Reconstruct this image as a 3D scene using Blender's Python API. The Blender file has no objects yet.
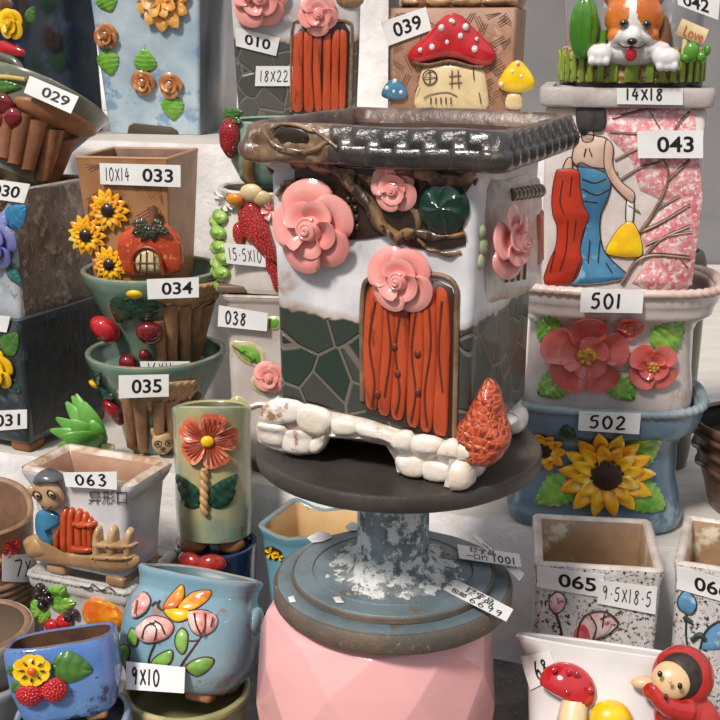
import bpy, bmesh, math, random
from mathutils import Vector, Matrix, noise, geometry
R = math.radians
sc = bpy.context.scene
COL = sc.collection
random.seed(7)

# ------------------------------------------------------------------ camera
FPX = 1150.0; CZ = 0.577; PITCH = R(16)
cam_d = bpy.data.cameras.new('camera'); cam = bpy.data.objects.new('camera', cam_d); COL.objects.link(cam)
cam_d.sensor_width = 36; cam_d.lens = FPX/720*36; cam_d.clip_start = .02; cam_d.clip_end = 50
cam.location = (0, 0, CZ); cam.rotation_euler = (R(90)-PITCH, 0, 0)
sc.camera = cam
# ------------------------------------------------------------------ world + sun + exposure
w = bpy.data.worlds.new('sky'); sc.world = w; w.use_nodes = True
nt = w.node_tree; nt.nodes.clear()
o_ = nt.nodes.new('ShaderNodeOutputWorld'); bg = nt.nodes.new('ShaderNodeBackground')
tc = nt.nodes.new('ShaderNodeTexCoord'); sp = nt.nodes.new('ShaderNodeSeparateXYZ'); rp = nt.nodes.new('ShaderNodeValToRGB')
nt.links.new(tc.outputs['Generated'], sp.inputs[0]); nt.links.new(sp.outputs['Z'], rp.inputs[0])
rp.color_ramp.elements[0].position = 0.0; rp.color_ramp.elements[0].color = (.16, .15, .15, 1)
rp.color_ramp.elements[1].position = 0.45; rp.color_ramp.elements[1].color = (.80, .84, .92, 1)
nt.links.new(rp.outputs[0], bg.inputs[0]); nt.links.new(bg.outputs[0], o_.inputs[0]); bg.inputs[1].default_value = 0.76
sun_d = bpy.data.lights.new('sun', 'SUN'); sun = bpy.data.objects.new('sun', sun_d); COL.objects.link(sun)
sun_d.energy = 3.2; sun_d.angle = R(9); sun_d.color = (1, .93, .86)
sun.rotation_euler = Vector((.46, .72, -1.0)).to_track_quat('-Z', 'Y').to_euler()
sc.view_settings.view_transform = 'Standard'; sc.view_settings.look = 'None'
sc.view_settings.gamma = 1; sc.view_settings.use_curve_mapping = False
sc.view_settings.exposure = 0.12

# ------------------------------------------------------------------ photo geometry helpers
FW = Vector((0, math.cos(PITCH), -math.sin(PITCH))); UP = Vector((0, math.sin(PITCH), math.cos(PITCH)))
def ray(px, py): return FW + Vector((1, 0, 0))*((px-360)/FPX) + UP*((360-py)/FPX)
def atY(px, py, Y):
    d = ray(px, py); return Vector((0, 0, CZ)) + d*(Y/d.y)
def proj(p):
    q = Vector(p)-Vector((0, 0, CZ)); d = q.dot(FW)
    return 360+FPX*q.x/d, 360-FPX*q.dot(UP)/d

# ------------------------------------------------------------------ materials
def lin(h):
    h = h.lstrip('#'); c = [int(h[i:i+2], 16)/255 for i in (0, 2, 4)]
    return tuple((x/12.92 if x <= .04045 else ((x+.055)/1.055)**2.4) for x in c)+(1,)
MATS = {}
def mat(c1, c2=None, s=30, r=.25, b=.0, bs=250, c3=None, s3=60, th=.6, coat=0., metal=0, kind='noise', stretch=None, soft=.12, b2=0, bs2=40, sss=0):
    key = (c1, c2, s, r, b, bs, c3, s3, th, coat, metal, kind, stretch, soft, b2, bs2)
    if key in MATS: return MATS[key]
    m = bpy.data.materials.new('glaze_%03d' % len(MATS)); m.use_nodes = True; N = m.node_tree; n = N.nodes; L = N.links
    p = n['Principled BSDF']; p.inputs['Roughness'].default_value = r; p.inputs['Metallic'].default_value = metal
    p.inputs['Coat Weight'].default_value = coat; p.inputs['Coat Roughness'].default_value = .08
    t = n.new('ShaderNodeTexCoord'); src = t.outputs['Object']
    if stretch:
        mp = n.new('ShaderNodeMapping'); mp.inputs['Scale'].default_value = stretch; L.new(src, mp.inputs[0]); src = mp.outputs[0]
    def nz(scale, det=5, ro=.6):
        q = n.new('ShaderNodeTexNoise'); q.inputs['Scale'].default_value = scale; q.inputs['Detail'].default_value = det
        q.inputs['Roughness'].default_value = ro; L.new(src, q.inputs['Vector']); return q.outputs['Fac']
    def ramp(f, a, bb):
        q = n.new('ShaderNodeMapRange'); q.inputs['From Min'].default_value = a; q.inputs['From Max'].default_value = bb; L.new(f, q.inputs['Value']); return q.outputs['Result']
    def mix(f, A, Bc):
        q = n.new('ShaderNodeMix'); q.data_type = 'RGBA'; L.new(f, q.inputs[0])
        for i, v in ((6, A), (7, Bc)):
            if isinstance(v, tuple): q.inputs[i].default_value = v
            else: L.new(v, q.inputs[i])
        return q.outputs[2]
    col = lin(c1)
    if c2:
        if kind == 'noise': f = ramp(nz(s), .5-soft, .5+soft)
        else:
            q = n.new('ShaderNodeTexVoronoi'); q.feature = 'DISTANCE_TO_EDGE'; q.inputs['Scale'].default_value = s; L.new(src, q.inputs['Vector'])
            f = ramp(q.outputs['Distance'], .02, .02+soft)
            iv = n.new('ShaderNodeMath'); iv.operation = 'SUBTRACT'; iv.inputs[0].default_value = 1; L.new(f, iv.inputs[1]); f = iv.outputs[0]
        col = mix(f, col, lin(c2)); edge = f
    if c3: col = mix(ramp(nz(s3, 6, .7), th-.03, th+.03), col, lin(c3))
    if isinstance(col, tuple): p.inputs['Base Color'].default_value = col
    else: L.new(col, p.inputs['Base Color'])
    last = None
    def bump(f, st, d=.001):
        nonlocal last
        q = n.new('ShaderNodeBump'); q.inputs['Strength'].default_value = st; q.inputs['Distance'].default_value = d; L.new(f, q.inputs['Height'])
        if last: L.new(last, q.inputs['Normal'])
        last = q.outputs[0]
    if kind != 'noise' and c2: 
        iv2 = n.new('ShaderNodeMath'); iv2.operation = 'SUBTRACT'; iv2.inputs[0].default_value = 1; L.new(edge, iv2.inputs[1]); bump(iv2.outputs[0], 1.0, .0012)
    if b: bump(nz(bs, 4), b)
    if b2: bump(nz(bs2, 3), b2, .003)
    if last: L.new(last, p.inputs['Normal'])
    MATS[key] = m; return m

# ------------------------------------------------------------------ objects
def tag(o, label=None, cat=None, group=None, kind=None):
    if label: o['label'] = label
    if cat: o['category'] = cat
    if group: o['group'] = group
    if kind: o['kind'] = kind
    return o
class B:
    def __init__(s): s.v = []; s.f = []; s.m = []
    def add(s, vf, mi=0, face=None, M=None):
        vs, fs = vf; n0 = len(s.v)
        for q in vs:
            q = Vector(q)
            if M is not None: q = M @ q
            if face is not None: q = face.P(q.x, q.y, q.z)
            s.v.append(q)
        for q in fs: s.f.append(tuple(i+n0 for i in q)); s.m.append(mi)
        return s
    def wob(s, a, sca, seed=0):
        for i, q in enumerate(s.v):
            s.v[i] = q + a*(noise.noise_vector(q*sca+Vector((seed, seed*2, 0))))
        return s
    def obj(s, name, mats, parent=None, label=None, sharp=50):
        me = bpy.data.meshes.new(name); me.from_pydata([tuple(q) for q in s.v], [], s.f)
        if not isinstance(mats, (list, tuple)): mats = [mats]
        for m in mats: me.materials.append(m)
        me.polygons.foreach_set('material_index', s.m)
        me.validate(); bm = bmesh.new(); bm.from_mesh(me); bmesh.ops.remove_doubles(bm, verts=bm.verts, dist=1e-6)
        bmesh.ops.recalc_face_normals(bm, faces=bm.faces); bm.to_mesh(me); bm.free()
        me.polygons.foreach_set('use_smooth', [True]*len(me.polygons)); me.set_sharp_from_angle(angle=R(sharp))
        o = bpy.data.objects.new(name, me); COL.objects.link(o)
        if parent is not None: o.parent = parent
        if label: o['label'] = label
        return o

# ---------------- primitives, in (u right, v up, w out) space
def cat_closed(p, k=4):
    n = len(p); out = []
    for i in range(n):
        a, b, c, d = (Vector(p[(i+j-1) % n]) for j in range(4))
        for j in range(k):
            t = j/k; out.append(.5*((2*b)+(c-a)*t+(2*a-5*b+4*c-d)*t*t+(3*b-a-3*c+d)*t**3))
    return out
def cat_open(p, k=5):
    p = [Vector(q) for q in p]; p = [2*p[0]-p[1]]+p+[2*p[-1]-p[-2]]; out = []
    for i in range(1, len(p)-2):
        a, b, c, d = p[i-1:i+3]
        for j in range(k):
            t = j/k; out.append(.5*((2*b)+(c-a)*t+(2*a-5*b+4*c-d)*t*t+(3*b-a-3*c+d)*t**3))
    out.append(p[-2]); return out
def chaikin(p, r_=.16):
    for rr in (r_, .25):
        q = []
        for i in range(len(p)):
            a, b = Vector(p[i][:2]), Vector(p[(i+1) % len(p)][:2]); q += [a.lerp(b, rr), a.lerp(b, 1-rr)]
        p = q
    return p
def puff(ol, h, rings=6, p=2., w0=-.0005, sm=3, c=None, ed=.25):
    if sm == 2: ol = chaikin(ol)
    elif sm > 1: ol = cat_closed([Vector(q[:2]) for q in ol], sm)
    ol = [Vector(q[:2]) for q in ol]; n = len(ol)
    c = Vector(c) if c else sum(ol, Vector((0, 0)))/n
    vs = []; fs = []
    for k in range(rings+1):
        t = math.cos(k/(rings)*math.pi/2); hh = h*(max(0, 1-t**p))**.5
        if k == 0: 
            vs += [(q.x, q.y, w0) for q in ol]; vs += [(q.x, q.y, w0+h*ed) for q in ol]
        elif k < rings: vs += [(c.x+(q.x-c.x)*t, c.y+(q.y-c.y)*t, w0+h*ed+hh*(1-ed)) for q in ol]
    vs.append((c.x, c.y, w0+h))
    nr = rings+1
    for r_ in range(nr-1):
        for i in range(n): j = (i+1) % n; fs.append((r_*n+i, r_*n+j, (r_+1)*n+j, (r_+1)*n+i))
    for i in range(n): fs.append(((nr-1)*n+i, (nr-1)*n+(i+1) % n, nr*n))
    return vs, fs
def slab(ol, h, b=.0006, w0=-.0005, sm=1):
    if sm > 1: ol = cat_closed([Vector(q[:2]) for q in ol], sm)
    ol = [Vector(q[:2]) for q in ol]; n = len(ol)
    ar = sum(ol[i].x*ol[(i+1) % n].y-ol[(i+1) % n].x*ol[i].y for i in range(n))
    if ar < 0: ol.reverse()
    ins = []
    for i in range(n):
        e = (ol[(i+1) % n]-ol[i-1]); e = e.normalized() if e.length > 0 else Vector((1, 0)); ins.append(ol[i]+Vector((-e.y, e.x))*b)
    vs = [(q.x, q.y, w0) for q in ol]+[(q.x, q.y, w0+h-b) for q in ol]+[(q.x, q.y, w0+h) for q in ins]; fs = []
    for r_ in range(2):
        for i in range(n): j = (i+1) % n; fs.append((r_*n+i, r_*n+j, (r_+1)*n+j, (r_+1)*n+i))
    for t in geometry.tessellate_polygon([[Vector((q.x, q.y, 0)) for q in ol]]): fs.append(tuple(2*n+i for i in t)); fs.append(tuple(reversed(t)))
    return vs, fs
def tube(pts, rad, n=8, sm=4, flat=1., open_=True, cap=True):
    pts = [Vector(q) if len(q) == 3 else Vector((q[0], q[1], 0)) for q in pts]
    if not isinstance(rad, (list, tuple)): rad = [rad]*len(pts)
    if sm > 1 and len(pts) > 2:
        m = len(pts); P2 = cat_open(pts, sm); rr = []
        for i in range(len(P2)):
            t = i/sm; k = min(int(t), m-2); rr.append(rad[k]*(1-(t-k))+rad[k+1]*(t-k))
        pts, rad = P2, rr
    vs = []; fs = []; m = len(pts); nrm = Vector((0, 0, 1))
    for i in range(m):
        tan = (pts[min(i+1, m-1)]-pts[max(i-1, 0)])
        if tan.length < 1e-9: tan = Vector((0, 1, 0))
        tan.normalize()
        a = nrm-tan*nrm.dot(tan)
        if a.length < .05: a = Vector((1, 0, 0))-tan*tan.x
        a.normalize(); bb = tan.cross(a)
        if m and flat == 1: nrm = a
        for j in range(n):
            an = 2*math.pi*j/n; vs.append(pts[i]+rad[i]*(a*math.cos(an)*flat+bb*math.sin(an)))
    for i in range(m-1):
        for j in range(n): k = (j+1) % n; fs.append((i*n+j, i*n+k, (i+1)*n+k, (i+1)*n+j))
    if cap: fs.append(tuple(range(n-1, -1, -1))); fs.append(tuple(range((m-1)*n, m*n)))
    return vs, fs
def ell(c, r, nu=20, nv=12, rot=None, taper=0.):
    c = Vector(c); r = r if isinstance(r, (tuple, list)) else (r, r, r); vs = []; fs = []
    Mr = Matrix.Identity(3) if rot is None else rot
    for i in range(nv+1):
        ph = math.pi*i/nv
        for j in range(nu):
            th = 2*math.pi*j/nu; q = Vector((math.sin(ph)*math.cos(th), math.cos(ph), math.sin(ph)*math.sin(th)))
            k = 1+taper*q.y; vs.append(c+Mr @ Vector((q.x*r[0]*k, q.y*r[1], q.z*r[2]*k)))
    for i in range(nv):
        for j in range(nu):
            k = (j+1) % nu
            fs.append((i*nu+j, i*nu+k, (i+1)*nu+k, (i+1)*nu+j))
    return vs, fs
def box(c, s, M=None):
    c = Vector(c); x, y, z = (q/2 for q in s)
    vs = [c+Vector((i*x, j*y, k*z)) for i in (-1, 1) for j in (-1, 1) for k in (-1, 1)]
    if M is not None: vs = [M @ q for q in vs]
    return vs, [(0, 1, 3, 2), (4, 6, 7, 5), (0, 4, 5, 1), (2, 3, 7, 6), (0, 2, 6, 4), (1, 5, 7, 3)]
def bev(vf, wd=.002, seg=2):
    bm = bmesh.new(); V = [bm.verts.new(q) for q in vf[0]]
    for f in vf[1]:
        try: bm.faces.new([V[i] for i in f])
        except ValueError: pass
    bmesh.ops.recalc_face_normals(bm, faces=bm.faces)
    bmesh.ops.bevel(bm, geom=bm.edges[:]+bm.verts[:], offset=wd, segments=seg, affect='EDGES', profile=.5)
    bm.verts.index_update(); r = ([q.co.copy() for q in bm.verts], [tuple(x.index for x in f.verts) for f in bm.faces]); bm.free(); return r
def petal(cu, cv, a, r0, r1, aw, w0, lift, cup=.2, curl=.3, th=.0012, tipw=.6, notch=0., nu=11, nt_=10, tip=0., flat=.55, tw=0.):
    """a cupped petal of a flower: opens from radius r0 to r1 about angle a"""
    top = []; 
    for i in range(nt_+1):
        t = i/nt_
        for j in range(nu):
            s = -1+2*j/(nu-1); sh = (1-abs(s)**2.6)**.5 if abs(s) < 1 else 0
            ext = 1-(1-sh)*flat*(1-tip)-tip*abs(s)*.6-notch*math.exp(-(s*4)**2)
            rr = r0+(r1*ext-r0)*t; wid = aw*(math.sin(min(1, t*1.15+.25)*math.pi/2))**.7*(1-tipw*.25*t)
            an = a+wid*s
            ww = w0+lift*(t**.8)+tw*r1*s*t**.6+cup*r1*(s*s)*t-curl*r1*max(0, t-.7)**1.5*2.2
            top.append(Vector((cu+rr*math.cos(an), cv+rr*math.sin(an), ww)))
    n = len(top); vs = top+[q-Vector((0, 0, th)) for q in top]; fs = []
    for i in range(nt_):
        for j in range(nu-1):
            a0 = i*nu+j; q = (a0, a0+1, a0+nu+1, a0+nu); fs.append(q); fs.append(tuple(x+n for x in reversed(q)))
    bd = [j for j in range(nu)]+[i*nu+nu-1 for i in range(1, nt_+1)]+[nt_*nu+j for j in range(nu-2, -1, -1)]+[i*nu for i in range(nt_-1, 0, -1)]
    for k in range(len(bd)):
        a0, b0 = bd[k], bd[(k+1) % len(bd)]; fs.append((a0, a0+n, b0+n, b0))
    return vs, fs
def leafm(a, b, wd, h=.003, ser=0., veins=5, fold=.5, w0=0., nt_=28, nu=9, bend=0., vd=.0005):
    a = Vector(a[:2]); b = Vector(b[:2]); L = (b-a).length; d = (b-a)/L; e = Vector((-d.y, d.x)); top = []
    for i in range(nt_+1):
        t = i/nt_; wf = (math.sin(math.pi*min(1, t**.8)))**.75*wd
        wf *= 1+ser*((i % 4)/3.-.5)
        for j in range(nu):
            s = -1+2*j/(nu-1); q = a+d*L*(t-.06*abs(s)*math.sin(math.pi*t))+e*(s*wf*.5+bend*L*math.sin(math.pi*t))
            ww = w0+h*math.sin(math.pi*min(1,max(0.02,t)))**.5*(1-.75*abs(s)**2)-h*fold*math.exp(-(s*5)**2)*.8
            ph = (t*veins*1.0-abs(s)*.9); ph = ph-math.floor(ph)
            if .1 < abs(s) < .95: ww -= vd*math.exp(-((ph-.5)*7)**2)*2
            top.append(Vector((q.x, q.y, ww)))
    n = len(top); vs = top+[Vector((q.x, q.y, w0-.0012)) for q in top]; fs = []
    for i in range(nt_):
        for j in range(nu-1):
            a0 = i*nu+j; q = (a0, a0+1, a0+nu+1, a0+nu); fs.append(q); fs.append(tuple(x+n for x in reversed(q)))
    bd = [j for j in range(nu)]+[i*nu+nu-1 for i in range(1, nt_+1)]+[nt_*nu+j for j in range(nu-2, -1, -1)]+[i*nu for i in range(nt_-1, 0, -1)]
    for k in range(len(bd)):
        a0, b0 = bd[k], bd[(k+1) % len(bd)]; fs.append((a0, a0+n, b0+n, b0))
    return vs, fs
def mrg(*L):
    vs = []; fs = []
    for v, f in L:
        n = len(vs); vs += [Vector(q) for q in v]; fs += [tuple(i+n for i in q) for q in f]
    return vs, fs
def spiral(cu, cv, w0, r, turns=2.3, th=.0011, rise=.002, rt=None):
    pts = []; n = int(turns*14)
    for i in range(n+1):
        t = i/n; a = 2*math.pi*turns*t+1; rr = r*(1-t*.93); pts.append((cu+rr*math.cos(a), cv+rr*math.sin(a), w0+rise*t))
    return tube(pts, rt or r*.12, 6, 1)
def rose(cu, cv, Rr, w0=.001, rot=0, outer=5, mid=4, h=.4):
    L = []
    for k in range(outer):
        L.append(petal(cu, cv, rot+2*math.pi*k/outer, Rr*.1, Rr*(1.04 if k % 2 else .97), math.pi/outer*1.36, w0+Rr*.10, Rr*h*.55, .08, .40, Rr*.055, tipw=.2, tip=.10, nu=13, flat=.34, tw=.14))
    for k in range(mid):
        L.append(petal(cu, cv, rot+.5+2*math.pi*k/mid, Rr*.1, Rr*.64, math.pi/mid*1.32, w0+Rr*h*.5, Rr*h*.7, .10, .25, Rr*.055, tipw=.2, tip=.1, flat=.34, tw=.16))
    L.append(ell((cu, cv, w0+Rr*h*.6), (Rr*.30, Rr*.30, Rr*h*.95), 20, 10))
    L.append(spiral(cu, cv, w0+Rr*h*1.25, Rr*.25, 2.2, rise=Rr*h*.35, rt=Rr*.045))
    return mrg(*L)
def flower(cu, cv, Rr, n, w0=.001, rot=0, lift=.25, tip=0., cup=.1, aw=1.05, curl=.25, r0=.1, notch=0.):
    return mrg(*[petal(cu, cv, rot+2*math.pi*k/n, Rr*r0, Rr*(1+.05*math.sin(k*5)), math.pi/n*aw, w0+Rr*.03*(k % 2), Rr*lift, cup, curl, Rr*.06, tip=tip, notch=notch, nu=7, nt_=8) for k in range(n)])

# ---------------- faces: maps from (u,v,w) to the thing's own space
class Face:
    def __init__(s, M, fn, v0=.05, u0=0.): s.M = M; s.fn = fn; s.u0 = u0; s.v0 = v0
    def P(s, u, v, w=0.): return s.fn(u, v, w)
    def uv(s, px, py):
        u, v = s.u0, s.v0; e = 1e-4
        for _ in range(25):
            x, y = proj(s.M @ s.fn(u, v, 0)); xu, yu = proj(s.M @ s.fn(u+e, v, 0)); xv, yv = proj(s.M @ s.fn(u, v+e, 0))
            a, c, b_, d = (xu-x)/e, (yu-y)/e, (xv-x)/e, (yv-y)/e; det = a*d-b_*c
            if abs(det) < 1e-6: break
            dx, dy = px-x, py-y; du = (d*dx-b_*dy)/det; dv = (-c*dx+a*dy)/det
            m = max(abs(du), abs(dv)); k = min(1, .02/m) if m > 0 else 1
            u += du*k; v += dv*k
            if m < 1e-6: break
        return Vector((u, v))
    def px(s, pts): return [s.uv(*p) for p in pts]
    def sz(s, px, py, n=1.):  # metres of n photo pixels at that place
        q = s.uv(px, py); return n*((s.M @ s.fn(q.x, q.y, 0))-Vector((0, 0, CZ))).dot(FW)/FPX
def rrect(a, b, r, k=5, m=6):
    r = max(1e-5, min(r, a*.999, b*.999)); pts = []
    cs = [(a-r, b-r, 0), (-(a-r), b-r, 90), (-(a-r), -(b-r), 180), (a-r, -(b-r), 270)]
    for i, (x, y, an) in enumerate(cs):
        for j in range(k+1):
            t = R(an+90*j/k); pts.append((x+r*math.cos(t), y+r*math.sin(t)))
        nx, ny, na = cs[(i+1) % 4]; e = (nx+r*math.cos(R(na)), ny+r*math.sin(R(na))); s0 = pts[-1]
        for j in range(1, m): pts.append((s0[0]+(e[0]-s0[0])*j/m, s0[1]+(e[1]-s0[1])*j/m))
    return pts
def sec(kind, a, b, r, n=72, fn=None):
    if kind == 'rect': return rrect(a, b, r)
    if kind == 'round': return [(a*math.cos(2*math.pi*i/n), b*math.sin(2*math.pi*i/n)) for i in range(n)]
    e = 2./kind
    return [(a*math.copysign(abs(math.cos(2*math.pi*i/n))**e, math.cos(2*math.pi*i/n)), b*math.copysign(abs(math.sin(2*math.pi*i/n))**e, math.sin(2*math.pi*i/n))) for i in range(n)]
def loft(rings, cap0=True, cap1=True):
    vs = []; fs = []; n = len(rings[0])
    for r_ in rings: vs += [Vector(q) for q in r_]
    for i in range(len(rings)-1):
        for j in range(n): k = (j+1) % n; fs.append((i*n+j, i*n+k, (i+1)*n+k, (i+1)*n+j))
    if cap0: fs.append(tuple(range(n-1, -1, -1)))
    if cap1: fs.append(tuple(range((len(rings)-1)*n, len(rings)*n)))
    return vs, fs
class Pot:
    def __init__(s, name, label, x, y, z, yaw=0, cat='plant pot', group=None, rx=0, ry=0):
        s.root = bpy.data.objects.new(name, None); COL.objects.link(s.root); s.root.empty_display_size = .02
        s.root.location = (x, y, z); s.root.rotation_euler = (R(rx), R(ry), R(-yaw))
        tag(s.root, label, cat, group); s.M = Matrix.Translation((x, y, z)) @ s.root.rotation_euler.to_matrix().to_4x4()
    def body(s, prof, kind, m, mi=None, t=.005, r=.006, floor=.008, part='body', wob=0, wsc=30, sub=3, rim=None, fn=None, dep=None, label=None):
        """prof: (z, full width, full depth) from the foot up; hollow, with a rounded lip"""
        s.prof = prof; s.kind = kind; s.r = r; s.h = prof[-1][0]
        fine = []
        for i in range(len(prof)-1):
            for j in range(sub): k = j/sub; fine.append(tuple(prof[i][q]*(1-k)+prof[i+1][q]*k for q in range(3)))
        fine.append(prof[-1]); rings = []
        def ring(z, w_, d_, rr): return [(x, y, z) for x, y in sec(kind, w_/2, d_/2, rr)]
        for z, w_, d_ in fine: rings.append(ring(z, w_, d_, r))
        H, W, D = prof[-1]; no = len(rings); e = t*.3
        rings[-1] = ring(H-e, W, D, r); rings.append(ring(H, W-2*e, D-2*e, r-e)); rings.append(ring(H, W-2*t+2*e, D-2*t+2*e, r-t+e)); rings.append(ring(H-e, W-2*t, D-2*t, max(.001, r-t)))
        ni = len(rings)-1
        lo = prof[0][0]+floor if dep is None else H-dep
        for k in range(1, 7):
            z = H-e+(lo-H+e)*k/6; w_, d_ = s.wd(z); rings.append(ring(z, max(.004, w_-2*t), max(.004, d_-2*t), max(.001, r-t)))
        vf = loft(rings); b = B(); n = len(rings[0])
        if fn: vf = ([fn(Vector(q)) for q in vf[0]], vf[1])
        b.add(vf)
        for i in range(len(b.f)):
            rr = i//n
            if i < (len(rings)-1)*n: b.m[i] = 0 if rr < no-1 else ((2 if rim else 0) if rr < ni else 1)
            else: b.m[i] = 0 if i == (len(rings)-1)*n else 1
        if wob: b.wob(wob, wsc, len(s.root.name))
        s.bo = b.obj(part, [m, mi or m, rim or m], s.root, label); return s.bo
    def wd(s, z):
        p = s.prof
        if z <= p[0][0]: return p[0][1], p[0][2]
        for i in range(len(p)-1):
            if z <= p[i+1][0]:
                k = (z-p[i][0])/max(1e-9, p[i+1][0]-p[i][0]); return p[i][1]*(1-k)+p[i+1][1]*k, p[i][2]*(1-k)+p[i+1][2]*k
        return p[-1][1], p[-1][2]
    def face(s, side='front', off=0.):
        if side == 'flat':   # upright plane in front of the thing, off metres before the axis
            return Face(s.M, lambda u, v, w: Vector((u, -off-w, v)), s.h*.5)
        if s.kind == 'rect':
            if side == 'front': return Face(s.M, lambda u, v, w: Vector((u, -s.wd(v)[1]/2-w-off, v)), s.h*.5)
            if side == 'right': return Face(s.M, lambda u, v, w: Vector((s.wd(v)[0]/2+w+off, u, v)), s.h*.5)
            if side == 'left': return Face(s.M, lambda u, v, w: Vector((-s.wd(v)[0]/2-w-off, -u, v)), s.h*.5)
        rr = s.wd(s.h*.6)[0]/2
        if isinstance(s.kind, (int, float)):
            e = 2./s.kind
            def f(u, v, w):
                W, D = s.wd(v); a = max(-1.5, min(1.5, u/rr)); x = W/2*math.copysign(abs(math.sin(a))**e, a); y = -D/2*abs(math.cos(a))**e
                return Vector((x+w*math.sin(a), y-w*math.cos(a), v))
            def f2(u, v, w):   # direct x parametrisation
                W, D = s.wd(v); x = max(-.999, min(.999, u/(W/2))); y = -D/2*(1-abs(x)**s.kind)**(1/s.kind)
                dx = 1e-3; x2 = max(-.9995, min(.9995, x+dx)); y2 = -D/2*(1-abs(x2)**s.kind)**(1/s.kind)
                tx, ty = (x2-x)*W/2, y2-y; l = math.hypot(tx, ty) or 1
                return Vector((x*W/2+w*ty/l*1, y-w*tx/l, v))
            return Face(s.M, f2, s.h*.5)
        return Face(s.M, lambda u, v, w: Vector(((s.wd(v)[0]/2+w+off)*math.sin(u/rr), -(s.wd(v)[1]/2+w+off)*math.cos(u/rr), v)), s.h*.5)
    def part(s, name, vf, m, face=None, label=None, mi=None, sharp=50, wob=0, wsc=60):
        b = B()
        if isinstance(vf, tuple): vf = [vf]
        for i, q in enumerate(vf): b.add(q, 0 if mi is None else mi[i], face)
        if wob: b.wob(wob, wsc, 3)
        return b.obj(name, m, s.root, label, sharp)
def sub(o, name, vf, m, face=None, label=None, sharp=50):
    b = B()
    for q in ([vf] if isinstance(vf, tuple) else vf): b.add(q, 0, face)
    return b.obj(name, m, o, label, sharp)

# ---------------- stickers and writing
PAPER = mat('#efeeec', '#e3e1dd', 20, .35); INK = mat('#15130f', r=.5)
GL = {'0': [[(.5, 1), (.15, .8), (.08, .4), (.35, 0), (.7, .15), (.85, .6), (.5, 1)]], '1': [[(.35, 1), (.3, 0)]], '2': [[(.1, .8), (.4, 1), (.75, .8), (.5, .4), (.1, .02), (.9, .05)]],
 '3': [[(.1, .9), (.5, 1), (.7, .8), (.35, .55), (.8, .35), (.5, 0), (.05, .1)]], '4': [[(.5, 1), (.1, .4), (.9, .42)], [(.65, .75), (.6, 0)]], '5': [[(.85, 1), (.3, .95), (.2, .6), (.65, .6), (.75, .25), (.4, 0), (.05, .1)]],
 '6': [[(.6, 1), (.2, .6), (.1, .25), (.4, 0), (.75, .2), (.55, .5), (.15, .35)]], '7': [[(.1, .95), (.85, .95), (.4, 0)]], '8': [[(.6, .95), (.25, .85), (.4, .6), (.75, .3), (.5, 0), (.15, .2), (.4, .55), (.8, .8), (.6, .95)]],
 '9': [[(.75, .85), (.4, 1), (.15, .75), (.4, .5), (.75, .85), (.6, .0)]], 'X': [[(.1, .9), (.9, .05)], [(.85, .95), (.1, 0)]], '.': [[(.35, .42), (.5, .47), (.65, .42)]]}
def hand(txt, r=.05, gap=.75):
    L = []; x = 0
    for c in txt:
        g = GL[c]; wd = .35 if c in '.1' else .62
        for st in g: L.append(tube([(x+p[0]*wd, p[1], 0) for p in st], r, 5, 3))
        x += wd+.16
    vs, fs = mrg(*L); W = x-.16
    return [((q.x-W/2)/W, q.y-.5, q.z) for q in vs], fs, W
def printed(txt, bold=.02):
    cu = bpy.data.curves.new('t', 'FONT'); cu.body = txt; cu.align_x = 'CENTER'; cu.offset = bold; cu.resolution_u = 4
    o = bpy.data.objects.new('t', cu); COL.objects.link(o); bpy.context.view_layer.update()
    me = bpy.data.meshes.new_from_object(o.evaluated_get(bpy.context.evaluated_depsgraph_get()))
    vs = [q.co.copy() for q in me.vertices]; fs = [tuple(p.vertices) for p in me.polygons]
    bpy.data.objects.remove(o); bpy.data.curves.remove(cu)
    if not vs: return [], [], 1
    x0, x1 = min(q.x for q in vs), max(q.x for q in vs); y0, y1 = min(q.y for q in vs), max(q.y for q in vs)
    return [((q.x-(x0+x1)/2)/(x1-x0), (q.y-(y0+y1)/2)/(y1-y0), 0) for q in vs], fs, (x1-x0)/(y1-y0)
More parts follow.
